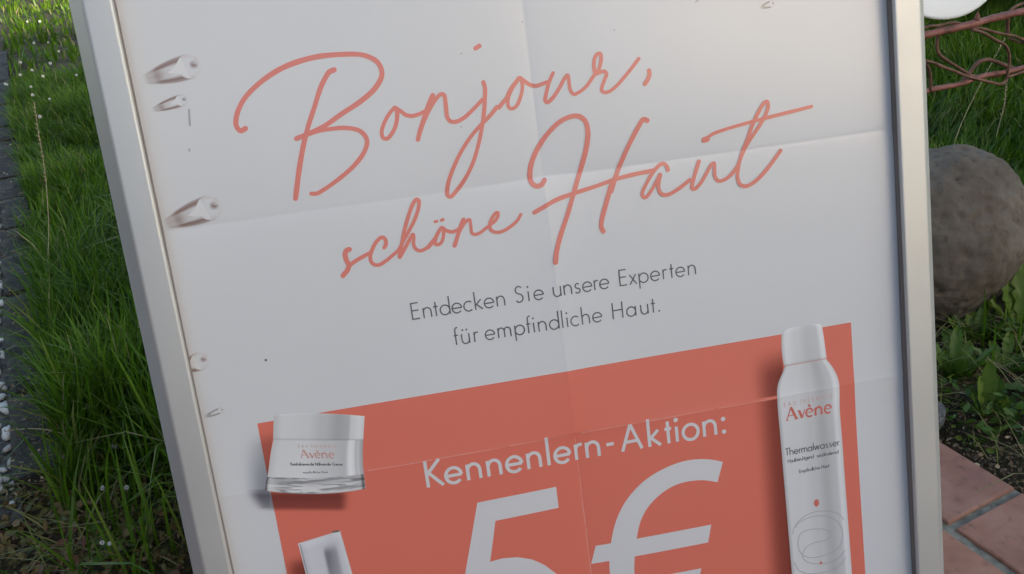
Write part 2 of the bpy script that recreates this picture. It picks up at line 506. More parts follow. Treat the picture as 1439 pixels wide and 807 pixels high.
while u < 5.6:
    L = rnd.uniform(0.19, 0.31)
    me = slab_mesh(L - 0.008, rnd.uniform(0.072, 0.082), 0.09, 100 + i)
    o = bpy.data.objects.new('edging_stone', me); COL.objects.link(o)
    x, y = uv2xy(u + L/2, -0.498 + float(kv(u + L/2)) + rnd.uniform(-0.004, 0.004))
    o.location = (x, y, -0.030 + rnd.uniform(-0.006, 0.008)); o.rotation_euler = (rnd.uniform(-.04, .04), rnd.uniform(-.03, .03), PATH_ROT + math.pi/2 + 0.04 + rnd.uniform(-.03, .03))
    tag(o, 'dark slate edging stone between white pebbles and long grass', 'edging stone', 'dark edging stones along the lawn')
    u += L; i += 1

# ------------------------------------------------------------------ unseen building added behind the viewer to throw shade over the garden
M['render'] = noise_mat('added_house_render', [(0.3, (0.58, 0.54, 0.47)), (0.7, (0.66, 0.62, 0.55))], 5, 0.9, 6, 0.3, 60, bdist=0.004)
M['rooftile'] = noise_mat('roof_tiles', [(0.3, (0.13, 0.055, 0.04)), (0.7, (0.24, 0.10, 0.07))], 9, 0.8, 6, 0.4, 30)
M['woodw'] = noise_mat('white_painted_wood', [(0.3, (0.70, 0.70, 0.68)), (0.7, (0.78, 0.78, 0.76))], 12, 0.5)
M['wood'] = noise_mat('brown_wood', [(0.3, (0.07, 0.04, 0.022)), (0.7, (0.14, 0.08, 0.045))], 9, 0.5)
gm, gnt, gb = new_mat('window_glass')
gb.inputs['Base Color'].default_value = (0.02, 0.025, 0.03, 1); gb.inputs['Roughness'].default_value = 0.05
M['glass'] = gm
HX0, HX1, HY0, HY1, EAVE, RIDGE = -11.0, 14.0, -9.2, -5.2, 2.3, 3.1
added_house = tag(empty('added_house', (0, HY1, 0)), 'unseen single storey building added behind the viewer to shade the garden', 'added_house')
def hpart(name, mb, mat, parent=None):
    o = mb.build(name, mat); o.parent = parent or added_house
    if parent is None: o.matrix_parent_inverse = Matrix.Translation((0, -HY1, 0))
    return o
mb = MB()
ym = (HY0 + HY1) / 2
mb.add([(HX0,HY0,0),(HX1,HY0,0),(HX1,HY1,0),(HX0,HY1,0),(HX0,HY0,EAVE),(HX1,HY0,EAVE),(HX1,HY1,EAVE),(HX0,HY1,EAVE),(HX0,ym,RIDGE-.1),(HX1,ym,RIDGE-.1)],
       [(3,2,6,7)[::-1],(0,1,5,4),(1,2,6,9,5),(0,4,8,7,3)])
hpart('wall', mb, M['render'])
mb = MB()
sl = (RIDGE - EAVE) / (HY1 - ym); ov = 0.45
for s, ye in ((1, HY1 + ov), (-1, HY0 - ov)):
    ze = RIDGE - sl * abs(ye - ym)
    mb.add([(HX0-.4,ym,RIDGE),(HX1+.4,ym,RIDGE),(HX1+.4,ye,ze),(HX0-.4,ye,ze),(HX0-.4,ym,RIDGE+.14),(HX1+.4,ym,RIDGE+.14),(HX1+.4,ye,ze+.14),(HX0-.4,ye,ze+.14)],
           [(0,1,2,3),(7,6,5,4),(2,6,7,3),(1,5,6,2),(0,3,7,4)])
hpart('roof', mb, M['rooftile'])
for x in (-8, -5, 1.4, 5, 9):
    mb = MB()
    for (a0, a1, c0, c1) in ((x-.65,x+.65,.95,1.03),(x-.65,x+.65,1.97,2.05),(x-.65,x-.57,1.03,1.97),(x+.57,x+.65,1.03,1.97),(x-.04,x+.04,1.03,1.97)):
        mb.box(a0, a1, HY1 + .003, HY1 + .06, c0, c1)
    w = hpart('window', mb, M['woodw'])
    mb = MB(); mb.box(x-.568, x-.042, HY1+.008, HY1+.025, 1.032, 1.968); mb.box(x+.042, x+.568, HY1+.008, HY1+.025, 1.032, 1.968)
    p = mb.build('pane', M['glass'], w)
mb = MB(); mb.box(-1.9, -0.9, HY1 + .003, HY1 + .07, 0.0, 2.1)
d = hpart('door', mb, M['wood'])
mb = MB(); mb.tube([(-1.05, HY1 + .08, 1.05), (-1.05, HY1 + .13, 1.05), (-1.2, HY1 + .13, 1.05)], 0.011)
mb.build('handle', M['alu'], d)

# unseen brown boarding added to darken the left side of the sign frame
added_fence = tag(empty('added_fence', (-2.45, -5.1, 0)), 'unseen dark brown boarding added left of the viewer to darken the sign frame', 'added_fence')
mb = MB()
for i in range(44): mb.box(-.012 + .003 * (i % 2), .012 + .003 * (i % 2), i * .142, i * .142 + .136, .05, 1.85 + .008 * ((i * 7) % 3))
mb.build('boards', M['wood'], added_fence)
for y in (0, 1.55, 3.1, 4.65, 6.2):
    mb = MB(); mb.box(-.11, -.014, y - .045, y + .045, -.1, 1.9); mb.build('post', M['wood'], added_fence)
for z in (.35, 1.5):
    mb = MB(); mb.box(-.05, -.0125, .05, 6.15, z, z + .08); mb.build('rail', M['wood'], added_fence)

# ------------------------------------------------------------------ advertising board: snap frame A-board on the paving
TILT = R(17)
BY0 = 0.700                                   # millimetre heights below are measured from a fold of the sheet; the fold is 0.70 m up the board
board = tag(empty('advertising_board', (0, 0, 0), (R(90) - TILT, 0, 0)),
            'silver framed folding pavement sign holding a coral and white skin care poster', 'signboard')
def W(x, y, z): return (x * 1e-3, y * 1e-3 + BY0, z * 1e-3)

def hump(d, s): return np.exp(-np.abs(d) / s)
def relief(x, y):
    """height of the folded paper in mm"""
    x = np.asarray(x, float); y = np.asarray(y, float)
    h = -1.25 * hump(y, 24) * (0.65 + 0.35 * np.sin(x / 60.0 + 1)) - 0.17 * hump(y + 0.25 * np.sin(x / 23.0), 2.4)          # fold that sinks in
    h = h + 1.15 * hump(y + 210.25, 22) * (0.7 + 0.3 * np.sin(x / 75.0)) + 0.17 * hump(y + 210.25 + 0.25 * np.sin(x / 31.0), 2.2)    # fold that stands up
    h = h + (np.where(y > 0, -1.0, np.where(y > -210.25, 1.1, -1.1)) * hump(x + 2, 20) + np.where(y > 0, -0.13, np.where(y > -210.25, 0.14, -0.15)) * hump(x + 2, 2.4)) * (1 - 0.8 * hump(y, 12)) * (1 - 0.8 * hump(y + 210.25, 12))
    h = h + 0.9 * np.sin(x / 95.0 + y / 160.0) * np.sin(y / 120.0 + 0.6) + 0.35 * np.sin(x / 38.0 - y / 55.0)
    return h * 1.0

def sheet(name, xs, ys, z, mat, parent):
    X, Y = np.meshgrid(xs, ys)
    Zz = relief(X, Y) + z
    v = [W(a, b, c) for a, b, c in zip(X.ravel(), Y.ravel(), Zz.ravel())]
    n = len(xs)
    f = [(j*n+i, j*n+i+1, (j+1)*n+i+1, (j+1)*n+i) for j in range(len(ys)-1) for i in range(n-1)]
    return mesh_obj(name, v, f, mat, parent, smooth=True)

def around(lo, hi, step, folds):
    a = list(np.arange(lo, hi, step)) + [hi]
    for f in folds:
        a = [q for q in a if abs(q - f) > 9]
        if lo < f < hi: a += [f + q for q in (-7.5, -5, -3.2, -2, -1, 0, 1, 2, 3.2, 5, 7.5)]
    return np.array(sorted(a))

YS = around(-630, 210, 4.5, [0.0, -210.25])
XS = around(-297, 297, 4.5, [-2.0])
poster = sheet('poster', XS, YS, 0.0, M['paper'], board)

class Print:
    """flat printed shapes that follow the folded sheet"""
    def __init__(self, smooth=False): self.v = []; self.f = []; self.uv = []; self.smooth = smooth
    def strip(self, A, B, z, cols=2, ramp_z=0.0, n=None):
        if n: A = resample(A, n); B = resample(B, n)
        A = np.asarray(A, float); B = np.asarray(B, float); n = len(A)
        k = len(self.v)
        for i in range(n):
            for c in range(cols + 1):
                u = c / cols
                p = A[i] * (1 - u) + B[i] * u
                self.v.append((p[0], p[1], z + ramp_z * i / max(n - 1, 1))); self.uv.append((u, i / max(n - 1, 1)))
        m = cols + 1
        for i in range(n - 1):
            for c in range(cols):
                q = (k+i*m+c, k+i*m+c+1, k+(i+1)*m+c+1, k+(i+1)*m+c)
                a, b, d = (np.array(self.v[j][:2]) for j in (q[0], q[1], q[2]))
                e1 = b - a; e2 = d - a
                self.f.append(q if e1[0]*e2[1]-e1[1]*e2[0] > 0 else q[::-1])
    def stroke(self, C, w, z, step=1.2, round_=False, ramp_z=0.06, smooth=True, wob=0.0):
        C = np.asarray(C, float)
        C = catmull(C, step) if (smooth or len(C) == 2) else resample(C, max(2, int(np.sum(np.linalg.norm(np.diff(C, axis=0), axis=1)) / step)))
        if len(C) < 2: return
        W_ = np.full(len(C), float(w))
        if wob:
            s = np.cumsum(np.r_[0, np.linalg.norm(np.diff(C, axis=0), axis=1)])
            ph = rnd.uniform(0, 9)
            W_ *= 1 + wob * (np.sin(s / 3.1 + ph) * 0.35 + np.sin(s / 1.3 + 2*ph) * 0.2 + np.sin(s / 14 + ph) * 0.9)
        T = np.gradient(C, axis=0); T /= (np.linalg.norm(T, axis=1)[:, None] + 1e-9)
        if round_:
            th = np.linspace(0, math.pi / 2, 6)[:-1]
            r0 = W_[0] / 2; r1 = W_[-1] / 2
            h0 = np.array([C[0] - T[0] * r0 * math.cos(t) for t in th]); w0 = [W_[0] * math.sin(t) + 1e-3 for t in th]
            h1 = np.array([C[-1] + T[-1] * r1 * math.cos(t) for t in th[::-1]]); w1 = [W_[-1] * math.sin(t) + 1e-3 for t in th[::-1]]
            C = np.vstack([h0, C, h1]); W_ = np.r_[w0, W_, w1]
            T = np.vstack([np.repeat(T[:1], 5, 0), T, np.repeat(T[-1:], 5, 0)])
        N = np.column_stack([-T[:, 1], T[:, 0]])
        self.strip(C + N * W_[:, None] / 2, C - N * W_[:, None] / 2, z, 1 if w < 3 else 2, ramp_z)
    def disc(self, c, r, z, ry=None, n=24, rings=3, rot=0):
        k = len(self.v); ry = ry or r
        self.v.append((c[0], c[1], z)); self.uv.append((0.5, 0.5))
        for j in range(1, rings + 1):
            for i in range(n):
                a = 2 * math.pi * i / n
                x, y = r * math.cos(a) * j / rings, ry * math.sin(a) * j / rings
                self.v.append((c[0] + x*math.cos(rot) - y*math.sin(rot), c[1] + x*math.sin(rot) + y*math.cos(rot), z))
                self.uv.append((0.5 + 0.5 * math.cos(a) * j / rings, 0.5 + 0.5 * math.sin(a) * j / rings))
        for i in range(n):
            self.f.append((k, k+1+i, k+1+(i+1) % n))
            for j in range(rings - 1):
                a = k+1+j*n
                self.f.append((a+i, a+n+i, a+n+(i+1) % n, a+(i+1) % n))
    def build(self, name, mat, parent=None):
        P = np.array(self.v)
        Zz = P[:, 2] + relief(P[:, 0], P[:, 1])
        return mesh_obj(name, [W(a, b, c) for a, b, c in zip(P[:, 0], P[:, 1], Zz)], self.f, mat, parent or poster, smooth=self.smooth, uvs=self.uv)

# --- the coral panel
red = sheet('red_panel', around(-248.3, 245.5, 4.5, [-2.0]), around(-560, -156.2, 4.5, [-210.25]), 0.14, M['red'], poster)
M['worn'] = ink('worn_ink', (0.70, 0.36, 0.30))
pr = Print()
for x0, x1, w in ((-171, -120, .55), (-118, -60, .4), (-57, -8, .5), (3, 60, .35), (62, 118, .5), (122, 176, .4)):
    pr.stroke([(x0, -210.1 + rnd.uniform(-.3, .3)), ((x0 + x1) / 2, -210.2 + rnd.uniform(-.3, .3)), (x1, -210.2)], w, 0.17, wob=0.3)
for y0, y1, w in ((-214, -246, .45), (-247, -292, .55), (-294, -345, .6), (-346, -420, .5)):
    pr.stroke([(-2 + rnd.uniform(-.3, .3), y0), (-2 + rnd.uniform(-.4, .4), (y0 + y1) / 2), (-2, y1)], w, 0.17, wob=0.3)
pr.build('fold_wear', M['worn'])

# --- brush script headline, traced in millimetres on the sheet
SCRIPT = [
 (3.92, [-216.8, 65.9, -220.3, 64.7, -222.7, 68.1, -221.5, 75.1, -214.4, 86.2, -201.1, 96.6, -183.2, 105.2, -161.1, 109.8, -139.5, 109.7, -123.2, 107.0, -114.5, 100.7, -112.9, 92.3, -118.5, 83.8, -129.9, 75.7, -146.4, 67.6, -161.1, 60.2, -171.8, 56.7, -181.9, 54.0]),
 (3.46, [-181.9, 54.0, -175.3, 55.4, -166.6, 57.4, -156.5, 57.8, -144.8, 57.0, -135.2, 53.5, -131.3, 46.8, -133.7, 39.4, -142.4, 30.0, -155.8, 21.0, -168.9, 14.2, -174.3, 12.2, -178.1, 12.7]),
 (3.89, [-146.9, 99.5, -150.5, 98.4, -154.7, 93.7, -159.1, 87.1, -165.4, 74.6, -171.5, 62.9, -177.1, 50.2, -183.5, 32.5, -190.1, 10.8]),
 (3.16, [-107.5, 67.3, -112.0, 63.3, -116.7, 57.1, -119.6, 50.7, -119.2, 46.5, -116.6, 45.4, -112.4, 48.5, -108.3, 54.8, -106.2, 62.0, -106.3, 65.4, -107.5, 67.3, -103.7, 64.4, -99.8, 60.9, -95.6, 59.6, -90.5, 60.2, -85.2, 61.8]),
 (3.72, [-77.9, 72.6, -82.0, 66.3, -87.3, 55.9, -90.9, 48.8, -93.6, 41.9]),
 (3.21, [-93.1, 42.9, -88.5, 52.3, -82.7, 61.5, -75.8, 69.9, -71.6, 72.7, -69.5, 71.8, -69.2, 67.2, -69.4, 61.1, -69.4, 55.4, -67.5, 52.1, -63.2, 51.3, -57.1, 53.3, -48.6, 59.1, -41.2, 65.0]),
 (3.27, [-38.8, 77.4, -38.2, 73.3, -39.4, 64.8, -41.7, 53.8, -44.5, 44.1, -48.3, 33.2, -54.9, 18.9, -63.0, 7.2, -71.3, -1.3, -75.6, -4.2, -77.5, -2.4, -76.1, 5.1, -71.6, 14.7, -63.3, 27.6, -54.1, 38.4, -45.3, 46.1, -36.6, 52.9, -30.1, 58.4, -30.2, 57.2, -26.2, 60.7, -23.0, 63.5]),
 (3.74, [-41.4, 102.7, -38.3, 104.0]),
 (3.06, [-23.0, 63.5, -18.8, 70.1, -13.7, 75.0, -11.2, 77.1, -9.5, 74.5, -9.8, 69.4, -12.2, 62.9, -16.1, 56.9, -19.8, 55.5, -21.9, 56.8, -22.2, 60.7, -21.4, 64.0, -17.9, 70.0, -13.8, 74.6, -11.2, 77.4, -7.6, 74.7, -3.5, 71.4, 0.8, 70.1, 5.3, 70.7, 9.9, 71.7]),
 (3.02, [15.1, 77.9, 12.4, 73.6, 10.0, 68.7, 7.6, 62.1, 6.6, 58.4, 7.9, 56.8, 11.9, 59.0, 18.1, 65.6, 23.0, 72.3, 26.0, 75.1, 26.5, 72.7, 26.5, 67.6, 27.2, 62.7, 29.2, 60.3, 33.9, 61.5, 39.7, 65.1, 45.9, 71.7, 49.8, 75.1, 52.3, 80.0, 53.5, 85.0, 53.0, 87.8, 50.9, 87.8, 48.5, 85.1, 47.3, 80.5, 47.2, 76.3, 47.8, 73.5, 50.7, 74.0, 54.9, 74.3, 56.3, 72.2, 54.5, 68.5, 51.8, 63.2, 51.1, 60.7, 53.1, 58.7, 57.3, 59.1, 63.1, 62.4, 70.2, 68.4, 76.3, 74.1, 82.7, 80.5]),
 (3.54, [90.0, 70.8, 89.9, 67.3, 88.2, 64.0, 85.8, 61.3]),
 (3.84, [-157.3, -32.8, -159.5, -33.3, -161.0, -36.2, -160.7, -40.7, -159.6, -44.4, -161.1, -48.2, -164.1, -50.9, -165.2, -52.0]),
 (3.20, [-164.5, -50.8, -162.1, -48.9, -158.8, -45.0, -153.5, -42.0, -143.3, -38.0]),
 (3.03, [-131.1, -35.4, -129.4, -32.9, -129.6, -28.9, -131.6, -27.3, -135.9, -29.7, -139.7, -34.5, -142.6, -40.3, -142.6, -44.3, -140.4, -47.3, -137.0, -47.9, -131.4, -45.6, -125.5, -42.0, -120.6, -38.7, -116.2, -32.7, -110.7, -25.5, -105.0, -17.4, -100.6, -8.3, -99.9, -3.6, -101.5, -2.5, -104.6, -5.6, -110.1, -15.8, -114.8, -26.6, -118.0, -36.0, -120.9, -43.6]),
 (3.05, [-120.6, -44.5, -116.2, -38.9, -111.8, -32.9, -108.0, -28.5, -107.8, -31.2, -108.7, -35.6, -107.9, -39.3, -105.1, -41.7, -100.6, -41.1, -95.7, -38.0, -92.9, -36.1, -98.8, -40.6, -94.8, -36.9, -92.1, -34.4]),
 (2.84, [-92.1, -34.4, -88.5, -29.4, -85.2, -26.4, -84.5, -29.1, -85.2, -33.6, -87.5, -37.9, -90.5, -39.2, -92.2, -38.1, -91.3, -34.5, -88.7, -30.2, -85.5, -26.6, -82.7, -29.1, -78.4, -30.9, -74.2, -30.3, -72.3, -29.2]),
 (3.30, [-68.0, -22.8, -70.6, -27.1, -73.0, -32.0, -75.5, -37.4, -77.6, -41.8]),
 (2.78, [-76.8, -40.1, -73.5, -33.6, -69.9, -28.3, -65.9, -24.3, -63.4, -23.5, -63.0, -26.5, -63.2, -30.5, -62.9, -34.3, -61.0, -35.5, -57.5, -35.1, -52.4, -32.4, -48.0, -29.8, -43.5, -27.0, -41.0, -23.5, -41.0, -21.2, -42.8, -21.6, -45.9, -24.9, -48.2, -28.9, -48.4, -32.7, -46.7, -35.2, -43.0, -36.5, -38.2, -35.9, -32.6, -33.5, -26.8, -29.7, -23.3, -25.3]),
 (2.51, [-89.9, -21.4, -88.6, -21.2]),
 (2.51, [-84.9, -21.0, -83.6, -20.6]),
 (4.05, [-1.3, -1.5, -4.1, -4.7, -8.7, -5.1, -12.0, -1.1, -11.1, 9.1, -5.4, 20.6, 6.2, 34.0, 18.9, 42.4, 30.0, 43.7, 35.5, 39.5, 36.9, 30.9, 34.4, 18.9, 29.2, 5.4, 21.7, -11.5, 13.4, -30.4, 5.1, -47.6, 0.7, -59.3, -0.9, -66.5]),
 (4.04, [84.7, 33.3, 81.8, 34.5, 77.2, 29.3, 66.1, 12.9, 55.8, -5.4, 49.7, -18.1, 51.8, -11.4, 45.1, -26.4, 39.8, -40.4, 39.3, -45.2, 40.5, -47.9]),
 (3.55, [-12.5, -25.2, -5.8, -22.5, 5.7, -18.0, 20.9, -14.8, 40.1, -11.5, 52.6, -8.9, 71.5, -6.7, 86.7, -6.0]),
 (3.16, [98.0, -7.2, 97.2, -3.7, 94.5, -1.5, 90.2, -3.3, 84.5, -8.7, 79.1, -15.8, 75.6, -21.5, 75.3, -24.8, 77.4, -26.2, 81.9, -22.3, 87.2, -15.8, 91.4, -9.6, 89.5, -16.1, 89.0, -21.6, 91.0, -25.3, 95.5, -26.5, 104.0, -23.7, 115.2, -17.4]),
 (3.21, [124.1, -3.8, 121.2, -10.3, 118.1, -17.8, 116.4, -23.8, 118.0, -25.1, 123.1, -21.9, 129.7, -13.7, 134.4, -7.6, 136.5, -6.8, 136.3, -12.4, 136.4, -18.0, 139.1, -21.5, 144.5, -20.9, 150.8, -17.2, 156.0, -11.7]),
 (3.24, [156.0, -11.7, 161.7, -1.2, 168.4, 8.1, 176.2, 17.1, 182.2, 25.3, 184.9, 31.6, 184.2, 35.5, 181.8, 34.7, 175.8, 27.2, 170.3, 17.9, 165.3, 7.3, 160.4, -2.1, 156.5, -12.9, 155.1, -20.6, 156.6, -26.5, 161.2, -28.8, 168.0, -26.9, 176.9, -20.7, 184.7, -13.3, 193.0, -4.4]),
 (2.99, [130.3, 12.5, 137.1, 16.0, 146.7, 18.1, 158.6, 19.9, 171.8, 21.6, 185.1, 23.2, 199.6, 24.7, 221.4, 27.0]),
 (4.73, [129.7, 12.4, 132.3, 12.8]),
]
pr = Print()
for i, (w, fl) in enumerate(SCRIPT):
    P = [(fl[k], fl[k+1]) for k in range(0, len(fl), 2)]
    pr.stroke(P, w * 0.94, 0.16 + 0.012 * i, 0.9, True, 0.10, True, 0.06)
pr.build('headline_lettering', M['script'])

# --- geometric sans letters: every glyph is a few strokes, cap height 1
def arc(cx, cy, rx, ry, a0, a1, n=16):
    return [(cx + rx * math.cos(R(a)), cy + ry * math.sin(R(a))) for a in np.linspace(a0, a1, n)]
X = 0.60; r_ = 0.28; h_ = 0.29
G = {
 'E': (.42, [[(0,0),(0,1)], [(0,.97),(.42,.97)], [(0,.53),(.40,.53)], [(0,.03),(.42,.03)]]),
 'S': (.46, [arc(.24,.75,.20,.22,35,270,14) + arc(.22,.27,.22,.25,90,-150,16)]),
 'H': (.60, [[(0,0),(0,1)], [(.60,0),(.60,1)], [(0,.52),(.60,.52)]]),
 'K': (.52, [[(0,0),(0,1)], [(.50,1),(.03,.50)], [(.07,.55),(.55,0)]]),
 'A': (.74, [[(0,0),(.37,1)], [(.37,1),(.74,0)], [(.14,.34),(.60,.34)]]),
 'T': (.50, [[(0,.97),(.50,.97)], [(.25,0),(.25,.97)]]),
 'U': (.52, [[(0,1)] + arc(.26,.27,.26,.27,180,360) + [(.52,1)]]),
 'R': (.44, [[(0,0),(0,1)], [(0,.97),(.18,.97)] + arc(.18,.73,.24,.24,90,-90,12) + [(0,.49)], [(.16,.49),(.46,0)]]),
 'M': (.74, [[(0,0),(.12,1)], [(.12,1),(.37,.1)], [(.37,.1),(.62,1)], [(.62,1),(.74,0)]]),
 'N': (.58, [[(0,0),(0,1)], [(0,1),(.58,0)], [(.58,0),(.58,1)]]),
 'C': (.62, [arc(.42,.5,.42,.49,50,310,20)]),
 'L': (.36, [[(0,0),(0,1)], [(0,.03),(.36,.03)]]),
 'a': (.56, [arc(.28,h_,r_,h_,0,360,24), [(.56,0),(.56,X)]]),
 'b': (.56, [arc(.28,h_,r_,h_,0,360,24), [(0,0),(0,1.08)]]),
 'c': (.48, [arc(.28,h_,r_,h_,48,312,20)]),
 'd': (.56, [arc(.28,h_,r_,h_,0,360,24), [(.56,0),(.56,1.08)]]),
 'e': (.56, [arc(.28,h_,r_,h_,0,320,24), [(.02,.29),(.56,.29)]]),
 'f': (.26, [[(.10,0),(.10,.88)] + arc(.24,.88,.14,.16,180,75,8), [(0,X-.03),(.25,X-.03)]]),
 'g': (.56, [arc(.28,h_,r_,h_,0,360,24), [(.56,X),(.56,-.08)] + arc(.30,-.08,.26,.24,0,-150,10)]),
 'h': (.44, [[(0,0),(0,1.08)], [(0,.34)] + arc(.22,.35,.22,.24,180,0,14) + [(.44,0)]]),
 'i': (.02, [[(.01,0),(.01,X)], 'dot', (.01,.86)]),
 'k': (.42, [[(0,0),(0,1.08)], [(.36,X),(.03,.29)], [(.07,.33),(.42,0)]]),
 'l': (.02, [[(.01,0),(.01,1.08)]]),
 'm': (.74, [[(0,0),(0,X)], [(0,.36)] + arc(.185,.38,.185,.21,180,0,12) + [(.37,0)], [(.37,.36)] + arc(.555,.38,.185,.21,180,0,12) + [(.74,0)]]),
 'n': (.44, [[(0,0),(0,X)], [(0,.34)] + arc(.22,.35,.22,.24,180,0,14) + [(.44,0)]]),
 'o': (.58, [arc(.29,h_,.29,.30,0,360,26)]),
 'p': (.56, [arc(.28,h_,r_,h_,0,360,24), [(0,-.34),(0,X)]]),
 'r': (.22, [[(0,0),(0,X)], [(0,.36)] + arc(.16,.38,.16,.20,180,60,8)]),
 's': (.32, [arc(.165,.435,.135,.145,40,265,10) + arc(.155,.15,.155,.145,90,-150,12)]),
 't': (.26, [[(.13,0),(.13,.86)], [(0,X-.03),(.26,X-.03)]]),
 'u': (.44, [[(0,X),(0,.24)] + arc(.22,.24,.22,.24,180,360,14) + [(.44,X)], [(.44,X),(.44,.0)]]),
 'v': (.44, [[(0,X),(.22,0)], [(.22,0),(.44,X)]]),
 'w': (.70, [[(0,X),(.18,0)], [(.18,0),(.35,X)], [(.35,X),(.52,0)], [(.52,0),(.70,X)]]),
 'x': (.42, [[(0,0),(.41,X)], [(.01,X),(.42,0)]]),
 'z': (.38, [[(0,X-.03),(.38,X-.03)], [(.36,X-.03),(.02,.03)], [(0,.03),(.38,.03)]]),
 '.': (.04, ['dot', (.02,.05)]),
 ',': (.06, [[(.05,.06),(0,-.12)]]),
 '-': (.28, [[(0,.38),(.28,.38)]]),
 ':': (.04, ['dot', (.02,.06), 'dot', (.02,.56)]),
}
G['ü'] = (.44, G['u'][1] + ['dot', (.10,.83), 'dot', (.34,.83)])
G['ä'] = (.56, G['a'][1] + ['dot', (.16,.83), 'dot', (.42,.83)])
def letters(pr, text, x0, x1, y, cap, w, z, dot=0.75, adj=None, skew=0.0, rot=0.0):
    """sets a run of letters between two ends of its base line"""
    adj = adj or {}
    gap = {c: 1.0 for c in text}
    ws = [0.30 if c == ' ' else G[c][0] for c in text]
    tot = sum(ws) * cap
    loose = []
    for a_, b_ in zip(text[:-1], text[1:]):
        rnd_ = 'ceodagpbS'
        g_ = 1.0 - 0.22 * (a_ in 'ceodpbS') - 0.22 * (b_ in 'ceodagS')
        if a_ in 'rtfkxKvT' or b_ in 'tfxvwT': g_ *= 0.62
        if a_ == ' ' or b_ == ' ': g_ *= 0.8
        loose.append(g_)
    sp = ((x1 - x0) - tot) / max(sum(loose), 1e-6)
    cx = x0
    for i, c in enumerate(text):
        if c != ' ':
            items = list(G[c][1]); k = 0; j = 0
            while k < len(items):
                it = items[k]
                def tr(p): return (cx + p[0] * cap, y + (p[1]) * cap + (p[0] * cap + cx - x0) * math.tan(rot))
                zz = z + 0.02 * (j % 5)
                if it == 'dot':
                    pr.disc(tr(items[k+1]), w * dot, zz, n=14, rings=1); k += 2
                else:
                    pr.stroke([tr(p) for p in it], w, zz, max(0.7, cap * 0.05), False, 0.012, False); k += 1
                j += 1
        cx += ws[i] * cap + (sp * loose[i] if i < len(loose) else 0)
pr = Print()
CW = 1.05
letters(pr, 'Entdecken', -118.0, -45.0, -94.6, 13.4, CW, 0.2)
letters(pr, 'Sie', -36.0, -13.6, -94.2, 13.4, CW, 0.2)
letters(pr, 'unsere', -5.4, 40.3, -93.9, 13.4, CW, 0.2)
letters(pr, 'Experten', 49.6, 113.2, -94.0, 13.4, CW, 0.2)
letters(pr, 'für', -88.5, -69.5, -120.0, 13.4, CW, 0.2)
letters(pr, 'empfindliche', -63.7, 31.5, -120.0, 13.4, CW, 0.2)
letters(pr, 'Haut.', 41.0, 80.0, -120.0, 13.4, CW, 0.2)
pr.build('caption_lettering', M['black'])
pr = Print()
letters(pr, 'Kennenlern-Aktion:', -126.2, 125.6, -233.0, 22.6, 2.75, 0.25, 0.72)
pr.build('offer_lettering', M['white_ink'])

# --- the price
pr = Print()
pr.strip([(-89.1,-253.6),(-22.8,-252.9)], [(-94.9,-272.6),(-22.9,-271.7)], 0.25, 6, n=20)
pr.strip([(-94.1,-270.0),(-100.2,-290),(-107.7,-314.3),(-110.2,-322)], [(-76.0,-270.0),(-81.0,-290),(-85.7,-307.6),(-88.0,-322)], 0.27, 6, n=22)
outer = [(-110.2,-321),(-85.7,-307.6),(-75,-306.6),(-62.7,-308.2),(-50.7,-312.8),(-41.4,-319.5),(-31.3,-330.7),(-25.5,-348),(-27,-368),(-38,-386),(-58,-397),(-80,-399),(-104,-392)]
inner = [(-95,-330),(-85,-325.6),(-75,-324.6),(-65,-326.4),(-57,-330),(-51,-335),(-46,-342),(-43,-352),(-45,-364),(-52,-374),(-65,-380),(-80,-381),(-98,-374)]
pr.strip(outer, inner, 0.30, 6, n=70)
EO = [(121.9,-258.4),(113.8,-255),(103,-252.2),(89.2,-251.1),(73.9,-253.4),(58.2,-258.8),(45.1,-266.8),(33,-278.6),(23.8,-293.8),(17.7,-311.9),(14.3,-330.1),(13.9,-344),(17.5,-366),(26,-384),(40,-398),(58,-405),(80,-408),(104,-405),(120,-399)]
EI = [(115.5,-275.7),(108.1,-272.8),(99.9,-270.7),(86.1,-269.9),(74.8,-272),(63.2,-277.5),(52.7,-286.1),(45.4,-296.8),(40.1,-312.3),(36.5,-329.6),(34.9,-345),(37,-360),(44,-374),(54,-383),(66,-388),(82,-390),(101,-387),(113,-382)]
pr.strip(resample(catmull(EO, 2), 90), resample(catmull(EI, 2), 90), 0.25, 6)
pr.strip([(4.4,-312.1),(106.6,-312.9)], [(-1.2,-327.8),(102.4,-328.8)], 0.28, 4, n=30)
pr.strip([(-3.5,-349.5),(94.2,-351.5)], [(-8.5,-365.5),(89.5,-367.2)], 0.28, 4, n=30)
pr.build('price_lettering', M['white_ink'])

# --- printed spray can
us_can = [(0.0, 0.50), (0.07, 0.72), (0.30, 0.70), (0.52, 0.62), (0.70, 0.50), (0.86, 0.60), (0.93, 0.80), (1.0, 0.70)]
M['can'] = picture('printed_can', us_can, [(0, 1.0), (0.12, 1.05), (0.2, 0.98), (1, 1.02)], (1, 1.0, 1.01))
M['cap'] = picture('printed_cap', [(0, 0.60), (0.1, 0.80), (0.35, 0.70), (0.6, 0.60), (0.82, 0.62), (0.93, 0.84), (1, 0.80)], [(0, 1.08), (0.15, 1.0), (0.93, 0.97), (1, 0.7)], (1, 1, 1.01))
M['jarlid'] = picture('printed_jar_lid', [(0, 0.60), (0.1, 0.73), (0.35, 0.70), (0.55, 0.58), (0.72, 0.45), (0.82, 0.50), (0.86, 0.72), (0.95, 0.80), (1, 0.72)], [(0, 1.1), (0.08, 1.0), (0.93, 1.0), (1.0, 0.72)])
